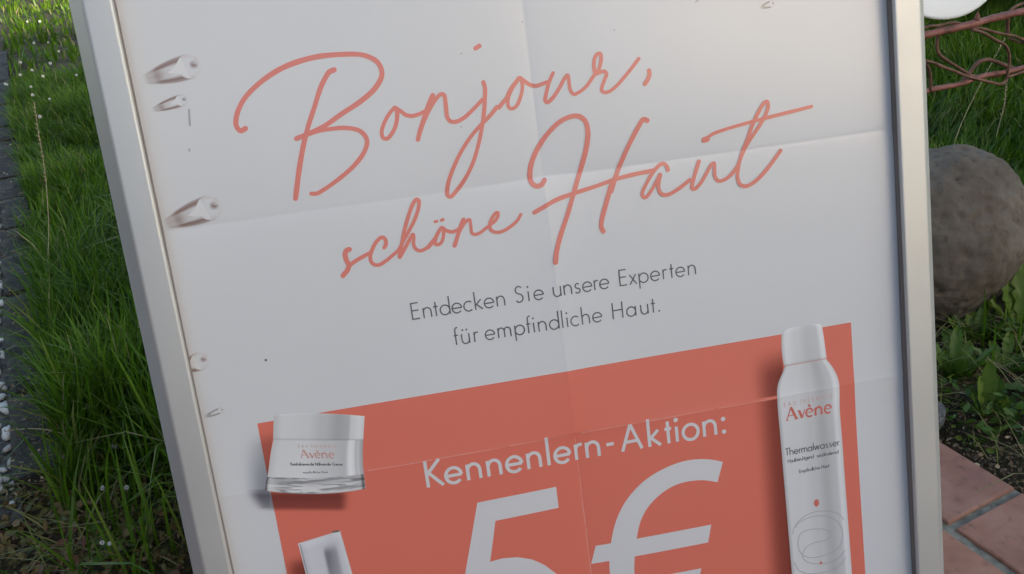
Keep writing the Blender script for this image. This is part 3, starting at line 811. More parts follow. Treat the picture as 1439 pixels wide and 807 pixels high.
M['jarbody'] = picture('printed_jar_body', [(0, 0.62), (0.1, 0.72), (0.35, 0.74), (0.6, 0.62), (0.80, 0.56), (0.86, 0.86), (0.90, 0.80), (0.92, 0.58), (0.95, 0.66), (0.97, 0.50), (1, 0.42)], [(0, 0.8), (0.04, 1.0), (1, 1.04)])
M['jarbase'] = picture('printed_jar_base', [(0, 0.12), (0.04, 0.7), (0.15, 0.62), (0.3, 0.74), (0.5, 0.66), (0.8, 0.72), (0.95, 0.66), (0.985, 0.14), (1, 0.5)], [(0, 0.9), (0.3, 0.82), (0.55, 1.05), (0.85, 1.15), (1, 0.75)], (1, 1, 1), 0.55, (3.2, 5))
M['tube'] = picture('printed_tube', [(0, 0.82), (0.035, 0.34), (0.07, 0.66), (0.2, 0.72), (0.45, 0.70), (0.75, 0.66), (0.90, 0.70), (0.96, 0.74), (1, 0.85)], [(0, 1.15), (0.05, 0.98), (1, 0.95)], (0.98, 0.98, 1.02))
M['shade_can'] = printed_shadow('printed_tone_can', [(0, 0), (0.75, 0.75), (1, 0.9)], [(0, 0), (0.10, 1), (1, 1)], (0.48, 0.45, 0.46))
M['shade_jar'] = printed_shadow('printed_tone_jar', [(0, 0), (0.14, 1), (0.86, 1), (1, 0)], [(0, 0.2), (0.3, 1), (0.72, 0.85), (1, 0)], (0.54, 0.53, 0.56))
M['shade_jar2'] = printed_shadow('printed_tone_jar_side', [(0, 0), (0.85, 0.9), (1, 1)], [(0, 0), (0.25, 0.6), (0.72, 0.9), (1, 0)], (0.58, 0.59, 0.63))
CAPL = [(183.0,-154.6),(182.0,-164),(181.9,-174.4),(183.0,-184.6)]
CAPR = [(218.9,-154.0),(220.0,-164),(220.6,-171.7),(221.5,-184.4)]
CANL = [(183.6,-184.4),(180.7,-190.1),(176.9,-196.9),(175.0,-203.1),(174.4,-210.6),(175,-246.3),(175.6,-289.3),(176.1,-329.3),(176.5,-375.3),(177,-470)]
CANR = [(221.1,-184.6),(225.6,-191.3),(229,-198.4),(231,-205.4),(231.3,-216.9),(230.8,-230.4),(231.5,-262.1),(231.8,-300.3),(232.2,-332.2),(232.8,-387.3),(233.5,-470)]
pr = Print(); pr.strip([(150,-163),(150,-470)], [(182,-163),(177,-470)], 0.20, 12, n=70); pr.build('printed_tone', M['shade_can'])
def match_rows(A, B, step):
    A = catmull(A, 1.5); B = catmull(B, 1.5)
    ys = np.arange(max(A[0,1], B[0,1]), min(A[-1,1], B[-1,1]), -step)
    f = lambda Q: np.column_stack([np.interp(-ys, -Q[:,1], Q[:,0]), ys])
    return f(A), f(B)
pr = Print(); a_, b_ = match_rows(CANL, CANR, 2.0); pr.strip(a_, b_, 0.26, 14); pr.build('spray_can_picture', M['can'])
pr = Print()
a_, b_ = match_rows(CAPL, CAPR, 1.5)
a_ = np.vstack([[(190.0,-152.0)], [(184.6,-153.2)], a_[1:]]); b_ = np.vstack([[(213.0,-152.2)], [(217.9,-153.0)], b_[1:]])
pr.strip(a_, b_, 0.30, 12); pr.build('can_cap_picture', M['cap'])

def logo(pr, x0, x1, y, cap, z, rot=0.0, thin=0.09, thick=0.2):
    """serif capital A and small letters with thick and thin strokes"""
    s = (x1 - x0)
    def tr(px, py): return (x0 + px * s, y + py * cap + px * s * math.tan(rot))
    seq = [([(0,0),(.105,1)], thin), ([(.105,1),(.22,0)], thick), ([(.05,.36),(.165,.36)], thin*.8), ([(-.02,.02),(.04,.02)], thin*.7), ([(.18,.02),(.26,.02)], thin*.7),
           ([(.28,.62),(.345,0)], thick), ([(.345,0),(.41,.62)], thin), ([(.25,.61),(.31,.61)], thin*.7),
           ([(.435 + .075 + .075*math.cos(R(t)), .31 + .31*math.sin(R(t))) for t in range(10, 320, 20)], thick*.7), ([(.44,.34),(.585,.34)], thin*.8), ([(.49,.95),(.54,.76)], thick*.7),
           ([(.645,0),(.645,.62)], thick*.8), ([(.645,.40),(.69,.58),(.74,.60),(.775,.45),(.78,0)], thick*.8), ([(.615,.02),(.675,.02)], thin*.7), ([(.75,.02),(.81,.02)], thin*.7),
           ([(.85 + .075 + .075*math.cos(R(t)), .31 + .31*math.sin(R(t))) for t in range(10, 320, 20)], thick*.7), ([(.855,.34),(1.0,.34)], thin*.8)]
    for i, (p, w) in enumerate(seq):
        pr.stroke([tr(*q) for q in p], w * cap, z + 0.015 * (i % 6), 0.6, False, 0.008, len(p) > 2)
pr = Print(); logo(pr, 181.8, 223.0, -232.6, 11.6, 0.34); pr.build('can_logo_lettering', M['logo'])
pr = Print(); letters(pr, 'EAU THERMALE', 180.2, 224.4, -219.6, 3.6, 0.55, 0.34); pr.build('can_small_lettering', M['pale_ink'])
pr = Print()
letters(pr, 'Thermalwasser', 178.6, 228.6, -264.0, 6.5, 0.8, 0.34)
letters(pr, 'Hautberuhigend', 180.2, 204.0, -271.0, 3.4, 0.5, 0.34)
letters(pr, 'reizlindernd', 207.5, 227.2, -271.2, 3.4, 0.5, 0.34)
letters(pr, 'Empfindliche Haut', 190.0, 218.0, -282.2, 3.2, 0.45, 0.34)
pr.build('can_black_lettering', M['black'])
pr = Print()
SP = [[179.7,-337.5,181.7,-331.5,189,-324.5,199.6,-321.1,212.2,-322.1,221.4,-325.7,226.5,-330.5,228.4,-334.1],
 [183,-332,186.1,-328.2,195.2,-325.2,206.7,-325.6,217,-329.6,223.5,-336.3,226.4,-345,225,-354.4,220.4,-359.9,212.8,-362.7,202.1,-363.9,193.7,-362.8,187.2,-358.4,184.4,-352.4,184.4,-344.9,186.9,-339,193.4,-336.6,203.8,-337.4,211.1,-339.9,214.5,-343.6,213.7,-347.7,209.4,-349.5,199.9,-349.7,192.3,-351.9,188.4,-356.5,187.5,-360.6,190.4,-365.5,196.5,-369.2,203.8,-370.9,212.3,-371.3,221,-368.7,227.8,-362.6],
 [179.4,-364.3,182.5,-372,188.6,-376.6,197.9,-379.1,211.8,-379.3,222.7,-375.7,227.9,-369.1]]
for i, fl in enumerate(SP): pr.stroke([(fl[k], fl[k+1]) for k in range(0, len(fl), 2)], 0.62, 0.34 + 0.02 * i)
pr.build('can_spiral_picture', M['grey_ink'])
pr = Print(); pr.disc((204.0,-312.9), 2.5, 0.36, 3.4); pr.disc((204.1,-370.1), 1.3, 0.42); pr.build('can_dot_picture', M['logo'])

# --- printed cream jar (it stands askew on the panel)
pr = Print()
pr.strip([(-268,-207),(-267,-213),(-262,-228)], [(-186,-223),(-187,-230),(-190,-243)], 0.20, 20, n=14); pr.build('printed_tone', M['shade_jar'])
pr = Print(); pr.strip([(-261,-161),(-268,-185),(-272,-226)], [(-236,-161),(-245,-188),(-251,-226)], 0.21, 10, n=26); pr.build('printed_tone', M['shade_jar2'])
JL = [(-238.4,-170.6),(-241.5,-178.5),(-244.1,-186.7),(-246.8,-195.5),(-248.6,-200.4)]
JR = [(-170.9,-183.6),(-172.4,-190.5),(-173.6,-198.2),(-174.6,-206),(-174.8,-212.2)]
def bowed(A, B, n, bow, cols, z, pr, bow_top=0.0):
    """strip whose rows bow downwards like the rim of a round jar"""
    A = resample(A, n); B = resample(B, n); k = len(pr.v)
    ax = (B[0] - A[0]); ax = ax / np.linalg.norm(ax); dn = np.array([ax[1], -ax[0]])
    for i in range(n):
        t = i / (n - 1); bw = bow_top * (1 - t) + bow * t
        for c in range(cols + 1):
            u = c / cols
            p = A[i] * (1-u) + B[i] * u + dn * bw * (1 - (2*u-1)**2)
            pr.v.append((p[0], p[1], z)); pr.uv.append((u, t))
    m = cols + 1
    for i in range(n - 1):
        for c in range(cols): pr.f.append((k+i*m+c, k+(i+1)*m+c, k+(i+1)*m+c+1, k+i*m+c+1))
pr = Print(); bowed(JL, JR, 22, 1.8, 22, 0.27, pr, 0.6); pr.build('jar_body_picture', M['jarbody'])
pr = Print(); bowed([(-248.6,-200.4),(-250.2,-204),(-252.2,-211.3)], [(-174.8,-212.2),(-175.2,-218),(-175.6,-224.8)], 12, 3.6, 26, 0.30, pr, 1.8); pr.build('jar_base_picture', M['jarbase'])
pr = Print(); bowed([(-234.6,-151.3),(-236.6,-160),(-238.8,-170.9)], [(-166.9,-165.0),(-168.8,-174),(-171.0,-183.9)], 14, 0.6, 22, 0.33, pr, -1.6); pr.build('jar_lid_picture', M['jarlid'])
JRT = math.atan2(-194.5 + 189.7, 25.1)
pr = Print(); logo(pr, -220.5, -195.4, -189.9, 6.8, 0.36, JRT, 0.08, 0.17); pr.build('jar_logo_lettering', M['logo_pale'])
pr = Print(); letters(pr, 'EAU THERMALE', -221.0, -192.6, -181.2, 2.4, 0.42, 0.36, rot=JRT); pr.build('jar_small_lettering', M['pale_ink'])
pr = Print(); letters(pr, 'Revitalisierende Nährende Creme', -229.2, -190.2, -194.6, 2.5, 0.42, 0.36, rot=JRT); letters(pr, 'empfindliche Haut', -221.1, -202.4, -202.6, 1.8, 0.3, 0.36, rot=JRT)
pr.build('jar_black_lettering', M['black'])

# --- printed tube at the lower left of the panel
pr = Print(); pr.strip([(-252,-268),(-256,-330),(-258,-420)], [(-233,-268),(-233,-300),(-231,-420)], 0.20, 10, n=40); pr.build('printed_tone', M['shade_can'])
pr = Print(); pr.strip([(-235.2,-260.6),(-233.6,-290),(-231,-420)], [(-201.3,-256.4),(-198.6,-292),(-196,-420)], 0.27, 14, n=60); pr.build('tube_picture', M['tube'])
M['shade_tube'] = printed_shadow('printed_tone_tube', [(0, 0), (0.25, 0.9), (0.7, 0.6), (1, 0.15)], [(0, 0), (0.06, 1), (0.22, 0.8), (0.32, 0.2), (0.42, 0.8), (1, 1)], (0.55, 0.55, 0.57))
pr = Print(); pr.strip([(-218.5,-265.6),(-216.0,-330),(-214,-420)], [(-204.9,-263.6),(-202.6,-330),(-200,-420)], 0.31, 8, n=40); pr.build('tube_window_picture', M['shade_tube'])
pr = Print(); pr.strip([(-235.4,-260.4),(-201.2,-256.0)], [(-235.3,-261.6),(-201.1,-257.2)], 0.33, 1, n=12); pr.strip([(-202.2,-256.6),(-198.2,-300),(-195.9,-420)], [(-201.1,-256.4),(-197.1,-300),(-194.8,-420)], 0.34, 1, n=30); pr.build('tube_rim_picture', M['white_ink'])
pr = Print(); pr.strip([(-207.3,-255.4),(-201.8,-255.6)], [(-207.2,-256.8),(-201.6,-256.9)], 0.37, 1, n=3); pr.build('tube_edge_picture', M['black'])

# --- printed water drops with their long tones
def drop_tail_mat(name, brown):
    m, nt, b = new_mat(name)
    u, v, tc = uvsep(nt)
    side = mth(nt, 'ABSOLUTE', mth(nt, 'SUBTRACT', mth(nt, 'MULTIPLY', u, 2.0), 1.0))
    along = ramp(nt, v, [(0, 0), (0.16, 0.45), (0.36, 0.95), (0.75, 0.9), (1, 0.75)], 'EASE')
    hollow = ramp(nt, v, [(0.0, 1.0), (0.26, 0.85), (0.52, 0.22), (0.70, 0.0)], 'EASE')                     # how dark the middle stays
    mid = ramp(nt, side, [(0, 0.0), (0.34, 0.06), (0.66, 1.0), (0.84, 0.80), (1.0, 0.0)], 'EASE')
    soft = ramp(nt, side, [(0, 1.0), (0.45, 0.85), (1.0, 0.0)], 'EASE')
    k = mth(nt, 'MULTIPLY', along, mth(nt, 'MAXIMUM', mid, mth(nt, 'MULTIPLY', hollow, soft)))
    mx = nd(nt, 'ShaderNodeMix', data_type='RGBA')
    nt.links.new(k, mx.inputs[0]); mx.inputs[6].default_value = (*PAPER, 1); mx.inputs[7].default_value = (*brown, 1)
    nt.links.new(mx.outputs[2], b.inputs['Base Color']); print_setup(b)
    return m
def drop_head_mat(name, pink, dark):
    m, nt, b = new_mat(name)
    u, v, tc = uvsep(nt)
    n = nd(nt, 'ShaderNodeTexNoise', Scale=3.2, Detail=3, Distortion=0.8)
    nt.links.new(tc.outputs['UV'], n.inputs['Vector'])
    du = mth(nt, 'SUBTRACT', u, 0.5); dv = mth(nt, 'SUBTRACT', v, 0.5)
    rr = mth(nt, 'MULTIPLY', mth(nt, 'SQRT', mth(nt, 'ADD', mth(nt, 'MULTIPLY', du, du), mth(nt, 'MULTIPLY', dv, dv))), 2.0)
    rim = ramp(nt, rr, [(0.62, 0), (0.90, 0.42), (0.96, 0.30), (1.0, 0.0)], 'EASE')
    bu = mth(nt, 'SUBTRACT', u, 0.70); bv = mth(nt, 'SUBTRACT', v, 0.52)
    br = mth(nt, 'SQRT', mth(nt, 'ADD', mth(nt, 'MULTIPLY', bu, bu), mth(nt, 'MULTIPLY', bv, bv)))
    blob = mth(nt, 'MULTIPLY', ramp(nt, br, [(0.04, 1), (0.24, 0)], 'EASE'), ramp(nt, n.outputs[0], [(0.35, 0.3), (0.6, 1)]))
    m1 = nd(nt, 'ShaderNodeMix', data_type='RGBA'); nt.links.new(mth(nt, 'MULTIPLY', rim, ramp(nt, n.outputs[0], [(0.3, 0.2), (0.6, 1)])), m1.inputs[0])
    m1.inputs[6].default_value = (*PAPER, 1); m1.inputs[7].default_value = (*pink, 1)
    m2 = nd(nt, 'ShaderNodeMix', data_type='RGBA'); nt.links.new(blob, m2.inputs[0])
    nt.links.new(m1.outputs[2], m2.inputs[6]); m2.inputs[7].default_value = (*dark, 1)
    nt.links.new(m2.outputs[2], b.inputs['Base Color']); print_setup(b)
    return m
M['tail'] = drop_tail_mat('printed_drop_tail', (0.20, 0.105, 0.080))
M['tailg'] = drop_tail_mat('printed_drop_tail_grey', (0.17, 0.145, 0.135))
M['head'] = drop_head_mat('printed_drop_head', (0.56, 0.44, 0.41), (0.27, 0.18, 0.165))
M['headg'] = drop_head_mat('printed_drop_head_grey', (0.42, 0.36, 0.35), (0.22, 0.19, 0.185))
def drop(cx, cy, r, tx, ty, head, tail, k=1.0):
    ax = np.array([cx - tx, cy - ty]); L = np.linalg.norm(ax); ax /= L; nn = np.array([-ax[1], ax[0]])
    A, B = [], []
    for t in np.linspace(0, 1, 24):
        c = np.array([tx, ty]) + ax * (L + r * 0.15) * t
        w = r * k * (0.34 + 0.74 * math.sin(min(t * 1.15, 1) * math.pi / 2))
        A.append(c + nn * w); B.append(c - nn * w)
    pr = Print(); pr.strip(A, B, 0.16, 12); t_ = pr.build('drop_tail_picture', tail)
    pr = Print(); pr.disc((cx, cy), r, 0.22, r * 0.97, 28, 4, math.atan2(ax[1], ax[0])); pr.build('drop_head_picture', head)
def facet(cx, cy, r, tx, ty):
    ax = np.array([cx - tx, cy - ty]); ax /= np.linalg.norm(ax); nn = np.array([-ax[1], ax[0]]); c = np.array([cx, cy])
    pr.strip([c + ax * q * r + nn * w * r for q, w in ((-1.75, .04), (-1.25, .22), (-.85, .52), (-.55, .80), (-.40, .88))],
             [c + ax * q * r - nn * w * r for q, w in ((-1.75, .04), (-1.25, .22), (-.75, .40), (-.55, .72), (-.25, .90))], 0.26, 4, n=14)
M['glint'] = ink('glint_white', (0.69, 0.688, 0.69))
for q in ((-247.5,113.8,8.6,-281,108.0), (-257.0,91.2,4.3,-279,86.8), (-252.5,12.6,9.2,-287,4.6), (-280.6,-100.2,7.0,-296,-104.5)):
    pr = Print(); facet(*q); pr.build('drop_glint_picture', M['glint'])
drop(-247.5, 113.8, 8.6, -281, 108.0, M['head'], M['tail'])
drop(-257.0, 91.2, 4.3, -279, 86.8, M['headg'], M['tail'])
drop(-252.5, 12.6, 9.2, -287, 4.6, M['head'], M['tail'])
drop(-280.6, -100.2, 7.0, -296, -104.5, M['head'], M['tail'])
drop(-272.9, -140.9, 2.4, -286.5, -144.2, M['headg'], M['tailg'])
drop(193.8, 109.4, 2.6, 183.5, 107.6, M['headg'], M['tailg'])
pr = Print()
for (x, y, l, a_) in ((131.6,117.0,2.6,35),(133.6,117.6,2.8,60),(135.6,118.6,2.4,20),(138.2,119.4,3.0,40),(141.0,120.6,2.2,15)):
    pr.stroke([(x, y), (x + l*math.cos(R(a_)), y + l*math.sin(R(a_)))], 0.7, 0.2)
pr.stroke([(-253.2,84.5),(-254.2,78),(-254.9,72.5)], 1.5, 0.2, ramp_z=0.02); pr.stroke([(-258.4,57),(-258.8,54.6)], 1.2, 0.2)
pr.build('drip_mark', M['grey_ink'])
pr = Print(); pr.disc((-233.0,-107.5), 1.0, 0.2, n=12, rings=1)
for (x, y) in ((-3.5,117.8),(-52.4,100.2),(66.0,104.0),(-60,47)): pr.disc((x, y), 0.45, 0.2, n=8, rings=1)
pr.build('speck', M['black'])

# --- snap frame: four mitred rails of one aluminium profile (p: outwards from the lip, z: towards the viewer)
PROF = [(0.8,-2.2),(0.8,2.6),(0.3,3.0),(0.3,4.6),(0.9,5.2),(0.9,7.4),(0.2,7.9),(0.0,8.4),(0.0,10.3),(0.35,11.0),(1.1,11.4),(2.2,11.4),(17.4,11.4),(18.8,11.3),(20.0,10.6),(21.2,9.2),(22.2,7.9),(29.6,-1.7),(30.6,-3.0),(32.4,-5.8),(33.4,-7.6),(33.6,-9.5),(33.6,-17.0),(0.8,-17.0)]
LX, LT, LB = 287.0, 200.5, -620.5
def RX(p): return 289.8 + 1.12 * p          # the right hand rail is a little wider
def rail(side):
    ends = []
    for s in (0, 1):
        ring = []
        for (p, z) in PROF:
            if side == 'l': ring.append(W(-LX - p, (LT + p) if s else (LB - p), z))
            if side == 'r': ring.append(W(RX(p), (LB - p) if s else (LT + p), z))
            if side == 't': ring.append(W(RX(p) if s else (-LX - p), LT + p, z))
            if side == 'b': ring.append(W((-LX - p) if s else RX(p), LB - p, z))
        ends.append(ring)
    n = len(PROF); v = []; nseg = 24
    for k in range(nseg + 1):
        t = k / nseg; t = 0.002 + 0.996 * t
        for a_, b_ in zip(*ends):
            v.append(tuple(a_[i] * (1-t) + b_[i] * t for i in range(3)))
    f = []; mi = []
    for k in range(nseg):
        for i in range(n):
            f.append((k*n+i, k*n+(i+1) % n, (k+1)*n+(i+1) % n, (k+1)*n+i)); mi.append(1 if i in (0,1,2,3,4,5,n-2,n-1) else 0)
    f.append(tuple(range(n-1, -1, -1))); f.append(tuple(nseg*n + i for i in range(n))); mi += [0, 0]
    o = mesh_obj('frame_rail', v, f, [M['alu'], M['alu_dark']], board, smooth=True, mi=mi)
    bm = bmesh.new(); bm.from_mesh(o.data)
    bmesh.ops.recalc_face_normals(bm, faces=bm.faces[:])
    for e in bm.edges:
        if len(e.link_faces) == 2 and e.calc_face_angle(0) > R(42): e.smooth = False
    bm.to_mesh(o.data); bm.free()
for s in 'lrtb': rail(s)
mb = MB(); mb.box(-.315, .315, BY0 - .648, BY0 + .228, -.0165, -.0030); mb.build('back_panel', M['backing'], board)
for s in (-1, 1):
    mb = MB(); mb.box(s*.305-.012, s*.305+.012, 0.004, BY0-.6548, -.0165, -.002); mb.box(s*.305-.016, s*.305+.016, 0.0, 0.03, -.020, .001)
    mb.build('foot', M['rubber'], board)
# rear leaf of the folding sign
hy, hz = BY0 + .238, -.019
dn = Vector((0, -math.cos(2*TILT), -math.sin(2*TILT))); nb = Vector((0, math.sin(2*TILT), -math.cos(2*TILT)))
Mr = Matrix(((1, 0, 0, 0), (0, dn.y, nb.y, hy), (0, dn.z, nb.z, hz), (0, 0, 0, 1)))
mb = MB()
LEN = 0.925
for x0, x1, d0, d1 in ((-.32,-.287,0.01,LEN),(.287,.32,0.01,LEN),(-.287,.287,0.01,.043),(-.287,.287,LEN-.08,LEN-.047)):
    mb.box(x0, x1, d0, d1, .004, .020, Mr)
mb.build('rear_frame', M['alu'], board)
mb = MB(); mb.box(-.286, .286, .044, LEN-.081, .006, .012, Mr); mb.build('rear_panel', M['backing'], board)
for x in (-.22, .22):
    mb = MB(); mb.tube([(x-.04, hy + .004, -.019), (x+.04, hy + .004, -.019)], .006, 12); mb.build('hinge', M['alu'], board, True)

# ------------------------------------------------------------------ boulder
from mathutils import noise as mnoise
M['boulder'] = None
m, nt, b = new_mat('boulder_stone')
tc = nd(nt, 'ShaderNodeTexCoord')
n1 = nd(nt, 'ShaderNodeTexNoise', Scale=9, Detail=9, Roughness=0.7)
n2 = nd(nt, 'ShaderNodeTexNoise', Scale=70, Detail=6, Roughness=0.7)
vo = nd(nt, 'ShaderNodeTexVoronoi', Scale=38)
for q in (n1, n2, vo): nt.links.new(tc.outputs['Object'], q.inputs['Vector'])
c1 = ramp(nt, n1.outputs[0], [(0.28, (0.078, 0.061, 0.046)), (0.5, (0.130, 0.106, 0.083)), (0.72, (0.19, 0.161, 0.131))])
c2 = ramp(nt, n2.outputs[0], [(0.30, 0.45), (0.40, 0.97), (0.64, 1.0), (0.70, 1.45)])
mx = nd(nt, 'ShaderNodeMix', data_type='RGBA', blend_type='MULTIPLY'); mx.inputs[0].default_value = 1
nt.links.new(c1, mx.inputs[6]); nt.links.new(c2, mx.inputs[7]); nt.links.new(mx.outputs[2], b.inputs['Base Color'])
b.inputs['Roughness'].default_value = 0.9; b.inputs['Specular IOR Level'].default_value = 0.2
hh = mth(nt, 'ADD', mth(nt, 'MULTIPLY', n2.outputs[0], 0.7), ramp(nt, vo.outputs['Distance'], [(0.05, 0.0), (0.28, 0.5)]))
bp = nd(nt, 'ShaderNodeBump', Strength=0.45, Distance=0.005)
nt.links.new(hh, bp.inputs['Height']); nt.links.new(bp.outputs[0], b.inputs['Normal'])
M['boulder'] = m
bm = bmesh.new(); bmesh.ops.create_icosphere(bm, subdivisions=6, radius=1.0)
for v in bm.verts:
    p = v.co.copy()
    taper = 1.0 - 0.20 * max(0, -p.z) ** 1.3 - 0.03 * max(0, p.z)
    q = Vector((p.x * 0.200 * taper, p.y * 0.165 * taper, p.z * 0.185))
    q += p * (0.014 * mnoise.noise(p * 1.6 + Vector((3, 1, 7))) + 0.006 * mnoise.noise(p * 3.3 + Vector((1, 5, 2))) + 0.004 * mnoise.noise(p * 11) - 0.006 * max(0, mnoise.noise(p * 17 + Vector((9, 2, 4))) - 0.28) * 3)
    v.co = q
me = bpy.data.meshes.new('boulder'); bm.to_mesh(me); bm.free()
o = link_mesh('boulder', me, M['boulder'], smooth=True)
o.location = (0.924, 0.965, 0.136); o.rotation_euler = (R(-4), R(3), R(12))
tag(o, 'grey brown rounded boulder standing upright in the grass right of the sign', 'boulder')
me = rock_mesh('rock', 77, 4, 0.3, 0.6)
me.materials.append(noise_mat('grey_stone', [(0.3, (0.10, 0.10, 0.10)), (0.5, (0.20, 0.20, 0.20)), (0.7, (0.45, 0.45, 0.44))], 9, 0.85, 7, 0.7, 40, bdist=0.05))
o = bpy.data.objects.new('rock', me); COL.objects.link(o)
o.location = (0.698, 0.605, 0.012); o.scale = (0.040, 0.034, 0.042); o.rotation_euler = (0.2, 0.1, 0.8)
tag(o, 'small grey stone at the paving edge just beside the sign frame', 'stone')

# ------------------------------------------------------------------ rusty iron railing
RA = Vector((1.16677, 1.42876, 0)); RD = Vector((0.94687, 0.32162, 0)); RN = Vector((-0.32162, 0.94687, 0))
railing = tag(empty('iron_railing', RA, (0, 0, math.atan2(RD.y, RD.x))), 'low rusty red wrought iron railing with scrolls above the grass', 'railing')
def rl(pts, dy=0.0, k=0.004):
    C = catmull(np.array(pts), 0.012)
    n = len(C)
    return [(a, dy + 0.0015 * math.sin(i * 0.35), z) for i, (a, z) in enumerate(C)]
def rpart(name, pts, r, dy=0.0, n=12):
    mb = MB(); C = rl(pts, dy); mb.tube(C, [r * (1 + 0.10 * math.sin(i * 1.1) * math.sin(i * 0.37)) for i in range(len(C))], n)
    return mb.build(name, M['rust_dark'] if name == 'scroll' else M['rust'], railing, True)
rpart('top_rail', [(-0.42,.4205),(0,.4205),(.132,.419),(.224,.4195),(.368,.4195),(.95,.4195)], 0.0088)
rpart('bottom_rail', [(-0.42,.283),(.044,.281),(.155,.275),(.239,.277),(.355,.270),(.417,.269),(.95,.272)], 0.0064)
for i, (p, r, dy) in enumerate([
    ([(.155,.410),(.208,.392),(.257,.367),(.296,.349),(.32,.326),(.333,.298),(.336,.273),(.333,.252),(.317,.246),(.268,.260),(.215,.278),(.163,.296),(.112,.318),(.067,.336),(.027,.354),(-.03,.372),(-.07,.40)], 0.00386, -.010),
    ([(.062,.420),(.063,.392),(.070,.370),(.09,.352),(.137,.325),(.18,.302),(.213,.285),(.239,.277),(.29,.268),(.337,.260)], 0.00386, .010),
    ([(.183,.276),(.205,.290),(.222,.306),(.239,.314),(.268,.314),(.305,.302),(.35,.284),(.385,.271)], .0050, .009),
    ([(-.05,.425),(-.003,.434),(.022,.437),(.053,.433),(.084,.434),(.111,.431),(.145,.421)], 0.00336, .006),
    ([(.165,.412),(.22,.399),(.262,.385),(.309,.371),(.357,.358),(.392,.345),(.45,.318),(.52,.29)], 0.00353, .004),
    ([(.349,.352),(.371,.345),(.395,.335),(.44,.33)], 0.00336, .012),
    ([(.322,.419),(.331,.392),(.341,.364)], .0052, .012),
    ([(.318,.421),(.344,.431),(.364,.434),(.40,.434),(.44,.422)], 0.00353, .010),
    ([(.015,.352),(.027,.337),(.038,.317),(.044,.291),(.044,.279)], 0.0037, -.004),
    ([(.337,.258),(.40,.259),(.46,.268)], .0036, -.006),
    ([(.50,.412),(.56,.39),(.62,.37),(.66,.34),(.65,.30),(.60,.28)], 0.00386, -.010),
    ([(-.10,.412),(-.14,.38),(-.20,.36),(-.25,.33),(-.24,.30),(-.18,.29)], 0.00386, -.010)]):
    rpart('scroll', p, r, dy)
mb = MB(); mb.tube([(.181, -.002, .426), (.181, -.002, .434), (.181, -.002, .440), (.180, -.002, .446)], [.007, .0055, .0035, .001], 10); mb.build('finial', M['rust'], railing, True)
for s in (-0.42, 0.95):
    mb = MB(); mb.tube([(s, 0, -.05), (s, 0, .2), (s, 0, .445)], .011, 12); mb.build('post', M['rust'], railing, True)
# round white plate leaning on the railing
mb = MB(); n = 72; prof = [(0.0, -.004), (.06, -.004), (.12, -.0035), (.160, -.002), (.1655, -.0005), (.1668, .003), (.1655, .007), (.160, .008), (.06, .008), (0.0, .008)]
v = []; f = []
for i, (r, y) in enumerate(prof[1:-1]):
    v += [(r*math.cos(2*math.pi*k/n), y, r*math.sin(2*math.pi*k/n)) for k in range(n)]
nr = len(prof) - 2
for i in range(nr - 1):
    for k in range(n): f.append((i*n+k, i*n+(k+1) % n, (i+1)*n+(k+1) % n, (i+1)*n+k))
f.append(tuple(range(n-1, -1, -1))); f.append(tuple((nr-1)*n + k for k in range(n)))
mb.add(v, f); plate = mb.build('plate', M['enamel'], None, True)
bm = bmesh.new(); bm.from_mesh(plate.data); bmesh.ops.recalc_face_normals(bm, faces=bm.faces[:])
bm.to_mesh(plate.data); bm.free()
pc = RA + RD * 0.087 + RN * 0.052
plate.location = (pc.x, pc.y, 0.601); plate.rotation_euler = (R(-24), 0, math.atan2(RD.y, RD.x) - R(20))
tag(plate, 'large round white dish propped up behind the rusty railing', 'dish')

# ------------------------------------------------------------------ grass
rng = np.random.default_rng(11)
CAMXY = np.array([-0.122, -0.409])
def tri_mesh(name, V, F, tint, mat, kind=None, label=None, cat=None):
    me = bpy.data.meshes.new(name)
    nv, nf = len(V), len(F)
    me.vertices.add(nv); me.vertices.foreach_set('co', np.ascontiguousarray(V, dtype=np.float32).ravel())
    me.loops.add(nf * 3); me.loops.foreach_set('vertex_index', np.ascontiguousarray(F, dtype=np.int32).ravel())
    me.polygons.add(nf)
    me.polygons.foreach_set('loop_start', np.arange(0, nf*3, 3, dtype=np.int32))
    at = me.attributes.new('tint', 'FLOAT', 'POINT'); at.data.foreach_set('value', np.asarray(tint, dtype=np.float32))
    me.update(calc_edges=True); me.validate()
    me.polygons.foreach_set('use_smooth', np.ones(nf, dtype=bool))
    o = link_mesh(name, me, mat)
    if kind: tag(o, label, cat, None, kind)
    return o

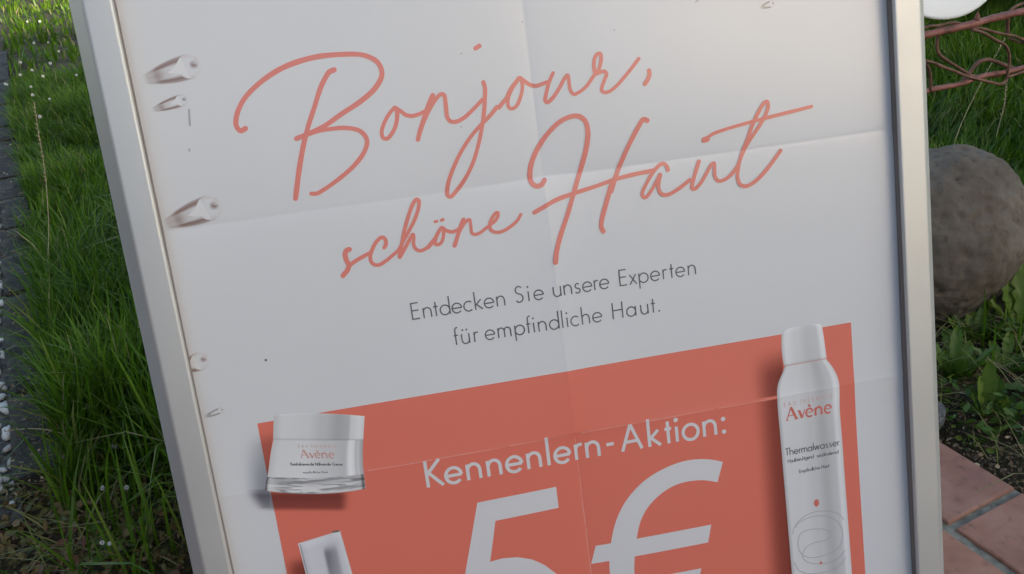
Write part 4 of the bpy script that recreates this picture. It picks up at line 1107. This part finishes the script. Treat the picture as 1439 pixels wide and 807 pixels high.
def blade_arrays(P, L, Wd, lean, bend, az, tint):
    """P (n,3) bases; every blade is a bent tapering ribbon of 5 triangles"""
    n = len(P)
    ts = np.array([0.0, 0.36, 0.72, 1.0]); ws = np.array([0.75, 1.0, 0.62, 0.0])
    dx, dy = np.cos(az), np.sin(az)
    tw = rng.uniform(-0.7, 0.7, n)
    sx, sy = -np.sin(az + tw), np.cos(az + tw)
    V = np.zeros((n, 7, 3)); k = 0
    for i, (t, w) in enumerate(zip(ts, ws)):
        ho = L * (lean * t + bend * t ** 2.2)
        up = L * t * np.sqrt(np.clip(1 - (lean + bend * t) ** 2 * 0.55, 0.12, 1)) - L * np.clip(bend - 0.45, 0, 1) * t ** 3 * 0.8
        c = np.column_stack([P[:, 0] + dx * ho, P[:, 1] + dy * ho, P[:, 2] + up])
        if i < 3:
            o_ = np.column_stack([sx, sy, np.zeros(n)]) * (Wd * w / 2)[:, None]
            V[:, k] = c - o_; V[:, k+1] = c + o_; k += 2
        else: V[:, k] = c
    F = np.array([[0,1,3],[0,3,2],[2,3,5],[2,5,4],[4,5,6]])
    FF = (np.arange(n)[:, None, None] * 7 + F[None]).reshape(-1, 3)
    return V.reshape(-1, 3), FF, np.repeat(tint, 7)

def in_view(x, y, pad=0.10):
    """denser where the ground can be seen past the board, thinner behind it"""
    a = np.arctan2(x - CAMXY[0], y - CAMXY[1])
    return (a < math.radians(-16)) | (a > math.radians(31))

def scatter(n, d0, d1, a0, a1):
    d = np.sqrt(rng.uniform(d0*d0, d1*d1, n)); a = np.radians(rng.uniform(a0, a1, n))
    return CAMXY[0] + d * np.sin(a), CAMXY[1] + d * np.cos(a)

def lawn_mask(x, y):
    u, v = xy2uv(x, y)
    ok = (v > -0.465 + kv(u) * (u > 1) + 0.04 * (vnoise(x, y, 14, 8) - 0.5)) & ((u > 0.70) | (v > 0.825)) & (y > -3.5)
    dens = np.ones_like(x)
    # worn earth: near the left end of the bed, around the paving edge, a few thin patches
    dens *= np.where((v < 0.2) & (u < 1.25), np.clip((u - 0.78 + 0.30 * (vnoise(x, y, 6, 5) - 0.4) + 1.1 * (v + 0.37)) / 0.30, 0.07, 1), 1)
    near = (v > 0.80) & (v < 1.25) & (u < 0.75)
    dens *= np.where(near, np.clip((v - 0.98) / 0.2, 0.0, 1) * 0.35, 1)
    dens *= np.where((v > 0.5) & (u < 1.02) & (v < 1.3), np.clip((u - 0.70) / 0.25, 0.1, 1), 1)
    dens *= 0.35 + 0.65 * np.clip(vnoise(x, y, 5, 6) * 1.6, 0, 1)
    inboulder = (x - 0.938) ** 2 + (y - 0.985) ** 2 < 0.16 ** 2
    return ok & ~inboulder & (rng.random(len(x)) < dens)

def field(n, d0, d1, a0, a1, Lr, Wr, name):
    x, y = scatter(n, d0, d1, a0, a1)
    k = lawn_mask(x, y); x, y = x[k], y[k]
    n = len(x)
    u, v = xy2uv(x, y)
    cl = vnoise(x, y, 7, 12); cl2 = vnoise(x, y, 2.0, 13)
    L = rng.uniform(*Lr, n) * (0.55 + 0.75 * cl) * (0.75 + 0.5 * cl2)
    right = v > 0.8
    L *= np.where(right, 0.80, 1.0)
    L *= np.where((v < 0.1) & (u > 2.4), 0.62, 1.0)
    Wd = rng.uniform(*Wr, n)
    lean = np.abs(rng.normal(0.10, 0.14, n)); bend = np.abs(rng.normal(0.28, 0.24, n))
    az = rng.uniform(0, 2*np.pi, n)
    az = np.where(rng.random(n) < 0.45, 2.4 + 5 * vnoise(x, y, 1.7, 15) + rng.normal(0, 0.5, n), az)
    tint = np.clip(0.12 + 0.42 * vnoise(x, y, 4, 16) + 0.22 * vnoise(x, y, 17, 18) + rng.normal(0, 0.17, n), 0, 0.86)
    dead = rng.random(n) < 0.06
    tint = np.where(dead, rng.uniform(0.88, 1.0, n), tint); bend = np.where(dead, bend + 0.25, bend)
    P = np.column_stack([x, y, ground_h(x, y) - 0.004])
    return blade_arrays(P, L, Wd, lean, bend, az, tint)

parts = [field(44000, 0.9, 2.3, -50, -14, (.09, .24), (.0030, .0066), 'a'),
         field(38000, 0.9, 2.6, 30, 62, (.07, .19), (.0030, .0062), 'b'),
         field(62000, 2.3, 5.0, -40, -14, (.07, .18), (.0035, .0065), 'c'),
         field(62000, 2.6, 6.0, 30, 55, (.07, .18), (.0038, .0070), 'd'),
         field(90000, 5.0, 14.0, -50, 60, (.07, .16), (.008, .015), 'e'),
         field(46000, 0.9, 3.2, -50, -14, (.025, .08), (.0024, .0050), 'u'),
         field(30000, 0.9, 3.2, 30, 60, (.025, .07), (.0024, .0048), 'u2'),
         field(26000, 0.9, 5.0, -14, 30, (.07, .18), (.005, .009), 'f'),
         field(40000, 14.0, 40.0, -60, 65, (.10, .18), (.03, .05), 'g')]
V = []; F = []; T = []; k = 0
for v_, f_, t_ in parts:
    V.append(v_); F.append(f_ + k); T.append(t_); k += len(v_)
tri_mesh('grass', np.vstack(V), np.vstack(F), np.concatenate(T), M['grass'], 'stuff', 'long unmown green grass around the sign', 'grass')

# ------------------------------------------------------------------ leaves: ground cover and litter
def leaf_field(name, x, y, z, size, tint, mat, tilt=0.7, label=None, cat=None):
    n = len(x)
    az = rng.uniform(0, 2*np.pi, n); ti = rng.normal(0, tilt, n); ro = rng.normal(0, tilt, n)
    base = np.array([[-.5,0,0],[-.15,.30,.04],[-.15,-.30,.04],[.2,.26,.05],[.2,-.26,.05],[.55,0,-.03],[0,0,-.02]])
    F = np.array([[0,6,1],[0,2,6],[1,6,3],[2,4,6],[3,6,5],[4,5,6]])
    P = base[None] * size[:, None, None] * np.array([1, 1, 1])
    P = P * np.stack([np.ones(n), rng.uniform(.55, 1.15, n), np.ones(n)], 1)[:, None, :]
    c, s = np.cos(ti), np.sin(ti)
    X, Y, Z = P[..., 0], P[..., 1], P[..., 2]
    X, Z = X*c[:, None] + Z*s[:, None], -X*s[:, None] + Z*c[:, None]
    c, s = np.cos(ro), np.sin(ro)
    Y, Z = Y*c[:, None] - Z*s[:, None], Y*s[:, None] + Z*c[:, None]
    c, s = np.cos(az), np.sin(az)
    X, Y = X*c[:, None] - Y*s[:, None], X*s[:, None] + Y*c[:, None]
    V = np.stack([X + x[:, None], Y + y[:, None], Z + z[:, None]], -1).reshape(-1, 3)
    FF = (np.arange(n)[:, None, None] * 7 + F[None]).reshape(-1, 3)
    return tri_mesh(name, V, FF, np.repeat(tint, 7), mat, 'stuff', label, cat)

n = 9000
u = rng.uniform(0.70, 1.25, n); v = rng.uniform(-0.62, 0.10, n)
keep = rng.random(n) < np.clip((1.10 - u - 1.2 * (v + 0.42)) / 0.14, 0.08, 1)
keep &= ~((v < -0.46) & (u > 1.10))
u, v = u[keep], v[keep]; x, y = uv2xy(u, v); x = np.asarray(x); y = np.asarray(y)
leaf_field('ground_cover', x, y, ground_h(x, y) + rng.uniform(0.004, 0.038, len(x)), rng.uniform(.005, .019, len(x)), np.clip(0.5 * vnoise(x, y, 9, 21) + rng.normal(0.25, 0.25, len(x)), 0, 1), M['cover'], 0.55, 'brown green creeping ground cover at the end of the gravel bed', 'ground cover')
n = 11000
u = rng.uniform(-0.6, 0.95, n); v = 0.815 + np.abs(rng.normal(0, 0.16, n))
x, y = uv2xy(u, v); x = np.asarray(x); y = np.asarray(y)
leaf_field('leaf_litter', x, y, np.maximum(ground_h(x, y), -0.02) + rng.uniform(0.002, 0.014, n), rng.uniform(.003, .010, n) * rng.uniform(.6, 1.5, n), rng.random(n) ** 1.5, M['litter'], 0.6, 'dry brown leaf litter along the paving edge', 'leaf litter')
n = 900
u = 1.0 + 2.6 * rng.random(n) ** 1.5; v = rng.uniform(-0.535, -0.44, n) + kv(u)
x, y = uv2xy(u, v); x = np.asarray(x); y = np.asarray(y)
leaf_field('dry_debris', x, y, 0.016 + rng.uniform(0, 0.010, n), rng.uniform(.003, .011, n), rng.random(n) ** 1.4, M['litter'], 0.4, 'dry brown plant debris lying on the dark edging stones', 'plant debris')
n = 4200
u = rng.uniform(-0.2, 0.98, n); v = 0.835 + rng.uniform(0, 0.42, n)
k = (vnoise(*uv2xy(u, v), 9, 31) > 0.40 + 0.30 * np.clip((0.50 - u) / 0.3, 0, 1)); u, v = u[k], v[k]; n = len(u)
x, y = uv2xy(u, v); x = np.asarray(x); y = np.asarray(y)
leaf_field('low_weeds', x, y, np.maximum(ground_h(x, y), -0.02) + rng.uniform(0.005, 0.05, n), rng.uniform(.008, .024, n), np.clip(rng.normal(.5, .3, n), 0, 1), M['weed'], 0.6, 'small green weeds growing in the litter beside the paving', 'weeds')

n = 900
u = np.r_[rng.uniform(-0.3, 0.98, n), rng.uniform(0.72, 1.2, 500)]; v = np.r_[0.83 + rng.uniform(0, 0.40, n), rng.uniform(-0.50, 0.12, 500)]; n = len(u)
x, y = uv2xy(u, v); x = np.asarray(x); y = np.asarray(y)
V_, F_, T_ = blade_arrays(np.column_stack([x, y, np.maximum(ground_h(x, y), -0.02) + 0.006]), rng.uniform(.03, .12, n), rng.uniform(.0016, .0034, n), rng.uniform(.6, 1.1, n), rng.uniform(.2, .5, n), rng.uniform(0, 6.28, n), rng.uniform(.86, 1.0, n))
tri_mesh('straw', V_, F_, T_, M['grass'], 'stuff', 'dead straw lying in the beds on both sides of the sign', 'straw')

# ------------------------------------------------------------------ broad leaved plants
def leaf_strip(base, az, L, Wd, up, droop, lobes=0.0, n=14, seed=0):
    """one broad leaf as a cupped strip, edge cut into lobes"""
    r = random.Random(seed)
    c, s = math.cos(az), math.sin(az)
    V = []
    for i in range(n + 1):
        t = i / n
        ho = L * (t * (1 - up * 0.75)) ; z = L * (up * t - droop * t * t)
        w = Wd * (math.sin(math.pi * min(1, t * 0.92 + 0.06)) ** 0.8) * (0.35 + 0.75 * t) * (1 - lobes * (i % 2) * (0.6 + 0.4 * r.random()))
        if i == n: w = 0.001
        for k, q in enumerate((-1, -.5, 0, .5, 1)):
            cup = 0.10 * Wd * (abs(q) * 2 - 0.4) + 0.06 * Wd * math.sin(i * 1.7 + k)
            V.append((base[0] + c*ho - s*w*q*.5, base[1] + s*ho + c*w*q*.5, base[2] + z + cup))
    F = []
    for i in range(n):
        for k in range(4):
            a = i*5 + k
            F += [(a, a+5, a+6), (a, a+6, a+1)]
    return V, F
def plant(name, loc, leaves, label, cat, seed, group=None):
    r = random.Random(seed); root = tag(empty(name, loc), label, cat, group)
    for i, (az, L, Wd, up, dr, lo) in enumerate(leaves):
        V, F = leaf_strip((0.006 * math.cos(R(az)), 0.006 * math.sin(R(az)), 0.0), R(az), L, Wd, up, dr, lo, 14, seed * 31 + i)
        o = tri_mesh('leaf', np.array(V), np.array(F), np.full(len(V), r.uniform(0.25, 0.95)), M['weed'])
        o.parent = root
plant('dandelion_plant', (1.010, 0.79, -0.015), [(70,.20,.060,.95,.15,.45),(110,.17,.055,.9,.2,.45),(20,.19,.058,.85,.3,.5),(150,.15,.05,.8,.3,.5),(200,.15,.05,.6,.35,.5),(250,.17,.055,.55,.35,.5),(300,.18,.055,.55,.4,.5),(340,.18,.055,.7,.35,.5)],
      'dandelion with tall toothed leaves right of the boulder', 'weed', 5)
plant('broad_leaf_weed', (0.786, 0.575, -0.012), [(80,.11,.038,.98,.05,.10),(112,.095,.034,.98,.1,.12),(48,.10,.036,.92,.2,.10),(150,.085,.034,.88,.2,.1),(-60,.075,.040,.75,.5,.12),(-20,.08,.04,.7,.45,.1),(-110,.065,.036,.7,.5,0.1),(95,.075,.03,.9,.1,.1),(20,.08,.034,.8,.3,.1)],
      'low weed with broad upright leaves at the edge of the red paving', 'weed', 8)
plant('leafy_weed', (0.835, 0.735, -0.015), [(a_, .07 + .03 * ((i * 7) % 3), .035, .75, .35, .3) for i, a_ in enumerate(range(10, 360, 33))],
      'small leafy weed at the foot of the boulder', 'weed', 9)
plant('leafy_weed', (0.800, 0.690, -0.012), [(a_, .085 + .03 * ((i * 7) % 3), .030, .88, .25, .25) for i, a_ in enumerate(range(0, 360, 30))],
      'bushy weed hiding the foot of the boulder beside the frame', 'weed', 19)
plant('leafy_weed', (0.915, 0.800, -0.014), [(a_, .075 + .03 * ((i * 5) % 3), .030, .8, .3, .25) for i, a_ in enumerate(range(5, 365, 30))],
      'weed growing against the front of the boulder', 'weed', 27)
plant('leafy_weed', (0.905, 0.700, -0.012), [(a_, .065 + .03 * ((i * 5) % 3), .028, .7, .3, .3) for i, a_ in enumerate(range(15, 375, 34))],
      'low weed in front of the boulder between straw and dandelion', 'weed', 23)
plant('dandelion_plant', (0.93, 0.60, -0.012), [(a_, .10 + .03 * ((i * 5) % 3), .036, .5, .35, .5) for i, a_ in enumerate(range(0, 360, 40))],
      'flat toothed weed in the litter at the right edge of the photo', 'weed', 12)
plant('leafy_weed', (-0.60, 0.655, -0.012), [(a_, .06 + .025 * ((i * 5) % 3), .028, .7, .35, .2) for i, a_ in enumerate(range(0, 360, 36))],
      'small weed in the brown ground cover at the lower left', 'weed', 14)

# shrub of dark leaves behind the railing
def shrub(loc, rx, ry, rz, nl, label, seed):
    root = tag(empty('shrub', loc), label, 'shrub')
    g = np.random.default_rng(seed)
    d = g.normal(size=(nl, 3)); d /= np.linalg.norm(d, axis=1)[:, None]
    rr = g.uniform(0.45, 1.0, nl) ** 0.6 * (0.75 + 0.35 * vnoise(d[:, 0]*3+5, d[:, 1]*3+d[:, 2]*2, 1.3, seed))
    P = d * rr[:, None] * np.array([rx, ry, rz]); P[:, 2] += rz * 0.95
    k = P[:, 2] > 0.02; P = P[k]; n = len(P)
    o = leaf_field('foliage', P[:, 0], P[:, 1], P[:, 2], g.uniform(.03, .065, n), g.uniform(0, .75, n), M['weed'], 0.9)
    del o['kind']; o.parent = root
    mb = MB()
    for i in range(9):
        a_ = 2 * math.pi * i / 9 + i; q = g.uniform(.3, .75)
        mb.tube([(0.02*math.cos(a_), 0.02*math.sin(a_), -0.05), (rx*q*.4*math.cos(a_), ry*q*.4*math.sin(a_), rz*.7), (rx*q*math.cos(a_), ry*q*math.sin(a_), rz*1.5)], [.010, .007, .003], 6)
    mb.build('stem', M['wood'], root, True)
shrub((2.35, 3.35, -0.02), 0.75, 0.45, 0.36, 5200, 'dark leafy shrub beyond the railing and the white dish', 41)
shrub((3.3, 3.25, -0.02), 0.60, 0.45, 0.32, 4200, 'smaller dark shrub at the right behind the railing', 43)

# ------------------------------------------------------------------ clover flowers, one by one
fm = MB()
for i in range(46):
    a_ = i * 2.39996; z = 1 - 2 * (i + .5) / 46
    r = math.sqrt(1 - z*z); d = Vector((r*math.cos(a_), r*math.sin(a_), z))
    t1 = d.orthogonal().normalized(); t2 = d.cross(t1)
    p = d * .0052
    fm.add([p + t1*.0014, p + t2*.0011, p - t1*.0014, p - t2*.0011, p + d*.0042], [(0,1,4),(1,2,4),(2,3,4),(3,0,4)])
flower_me = bpy.data.meshes.new('blossom'); flower_me.from_pydata(fm.v, [], fm.f); flower_me.materials.append(M['petal'])
sm = MB(); sm.tube([(0, 0, -.075), (.002, .001, -.04), (0, 0, 0)], [.0013, .0011, .0010], 6)
stem_me = bpy.data.meshes.new('stem'); stem_me.from_pydata(sm.v, [], sm.f); stem_me.materials.append(M['stem'])
FLOW = [[-1.82,4.278],[-1.644,4.158],[-1.692,4.032],[-1.717,3.754],[-1.424,3.354],[-1.731,3.774],[-1.524,3.472],[-1.583,3.647],[-1.378,3.065],[-1.833,4.795],[-1.918,4.831],[-1.689,4.47],[-1.428,3.788],[-1.591,3.852],[-2.219,5.716],[-2.125,5.656],[-1.72,3.946],[-0.627,0.731],[-0.589,0.722],[-0.598,0.604],[-0.587,0.599],[-0.632,0.84],[-0.638,0.841],[-0.639,0.906],[-0.623,0.865],[-0.589,0.869]]
for i, (x, y) in enumerate(FLOW):
    far = y > 2
    lab = 'small white clover blossom in the long grass along the edging stones' if far else 'tiny white blossom in the thin grass at the lower left of the sign'
    t = tag(empty('clover_flower', (x, y, 0.105 if far else 0.062), (rnd.uniform(-.3, .3), rnd.uniform(-.3, .3), rnd.uniform(0, 6))), lab, 'flower', 'clover blossoms far along the lawn' if far else 'tiny blossoms near the sign')
    s = rnd.uniform(.60, .95) if far else rnd.uniform(.32, .5)
    t.scale = (s, s, s)
    for nm, me in (('blossom', flower_me), ('stem', stem_me)):
        o = bpy.data.objects.new(nm, me); COL.objects.link(o); o.parent = t

# ------------------------------------------------------------------ dry seed stalks
def stalk(pts, label, seed, head=0.16, fat=0.0042):
    r = random.Random(seed)
    C = catmull(np.array(pts), 0.01); n = len(C)
    root = tag(empty('grass_stalk', tuple(C[0])), label, 'grass stalk')
    mb = MB(); mb.tube([tuple(p - C[0]) for p in C], [0.0013 * (1 - 0.5 * i / n) for i in range(n)], 6); mb.build('stem', M['straw'], root, True)
    mb = MB(); i0 = int(n * (1 - head))
    for i in range(i0, n):
        for k in range(3):
            a_ = r.uniform(0, 6.28); p = Vector(C[i] - C[0]); d = Vector((math.cos(a_), math.sin(a_), 1.6)).normalized()
            s = fat * r.uniform(.7, 1.2); t1 = d.orthogonal().normalized() * s * .30; t2 = d.cross(t1)
            mb.add([p + d*s*.2 + t1, p + d*s*.2 + t2, p + d*s*.2 - t1, p + d*s*.2 - t2, p + d*s*1.9, p - d*s*.2], [(0,1,4),(1,2,4),(2,3,4),(3,0,4),(1,0,5),(2,1,5),(3,2,5),(0,3,5)])
    mb.build('seed_head', M['straw'], root)
stalk([(-0.955,1.57,0),(-0.93,1.57,.10),(-0.895,1.57,.21),(-0.866,1.572,.33),(-0.852,1.575,.42),(-0.842,1.575,.475)], 'tall dry seed stalk standing in the grass left of the sign', 1, 0.36)
stalk([(1.46,1.66,0),(1.49,1.67,.10),(1.535,1.68,.2),(1.60,1.70,.31)], 'pale thin seed stalk crossing in front of the rusty scrolls', 2, 0.5, .0035)
stalk([(1.60,1.66,0),(1.60,1.66,.06),(1.605,1.66,.14),(1.60,1.665,.21)], 'short brown seed stalk above the boulder', 3, 0.5, .0045)
stalk([(-0.70,0.90,0.0),(-0.745,0.93,.045),(-0.80,0.955,.05),(-0.86,0.985,.035)], 'dry straw bent over the dark edging stones', 4, 0.15, .003)
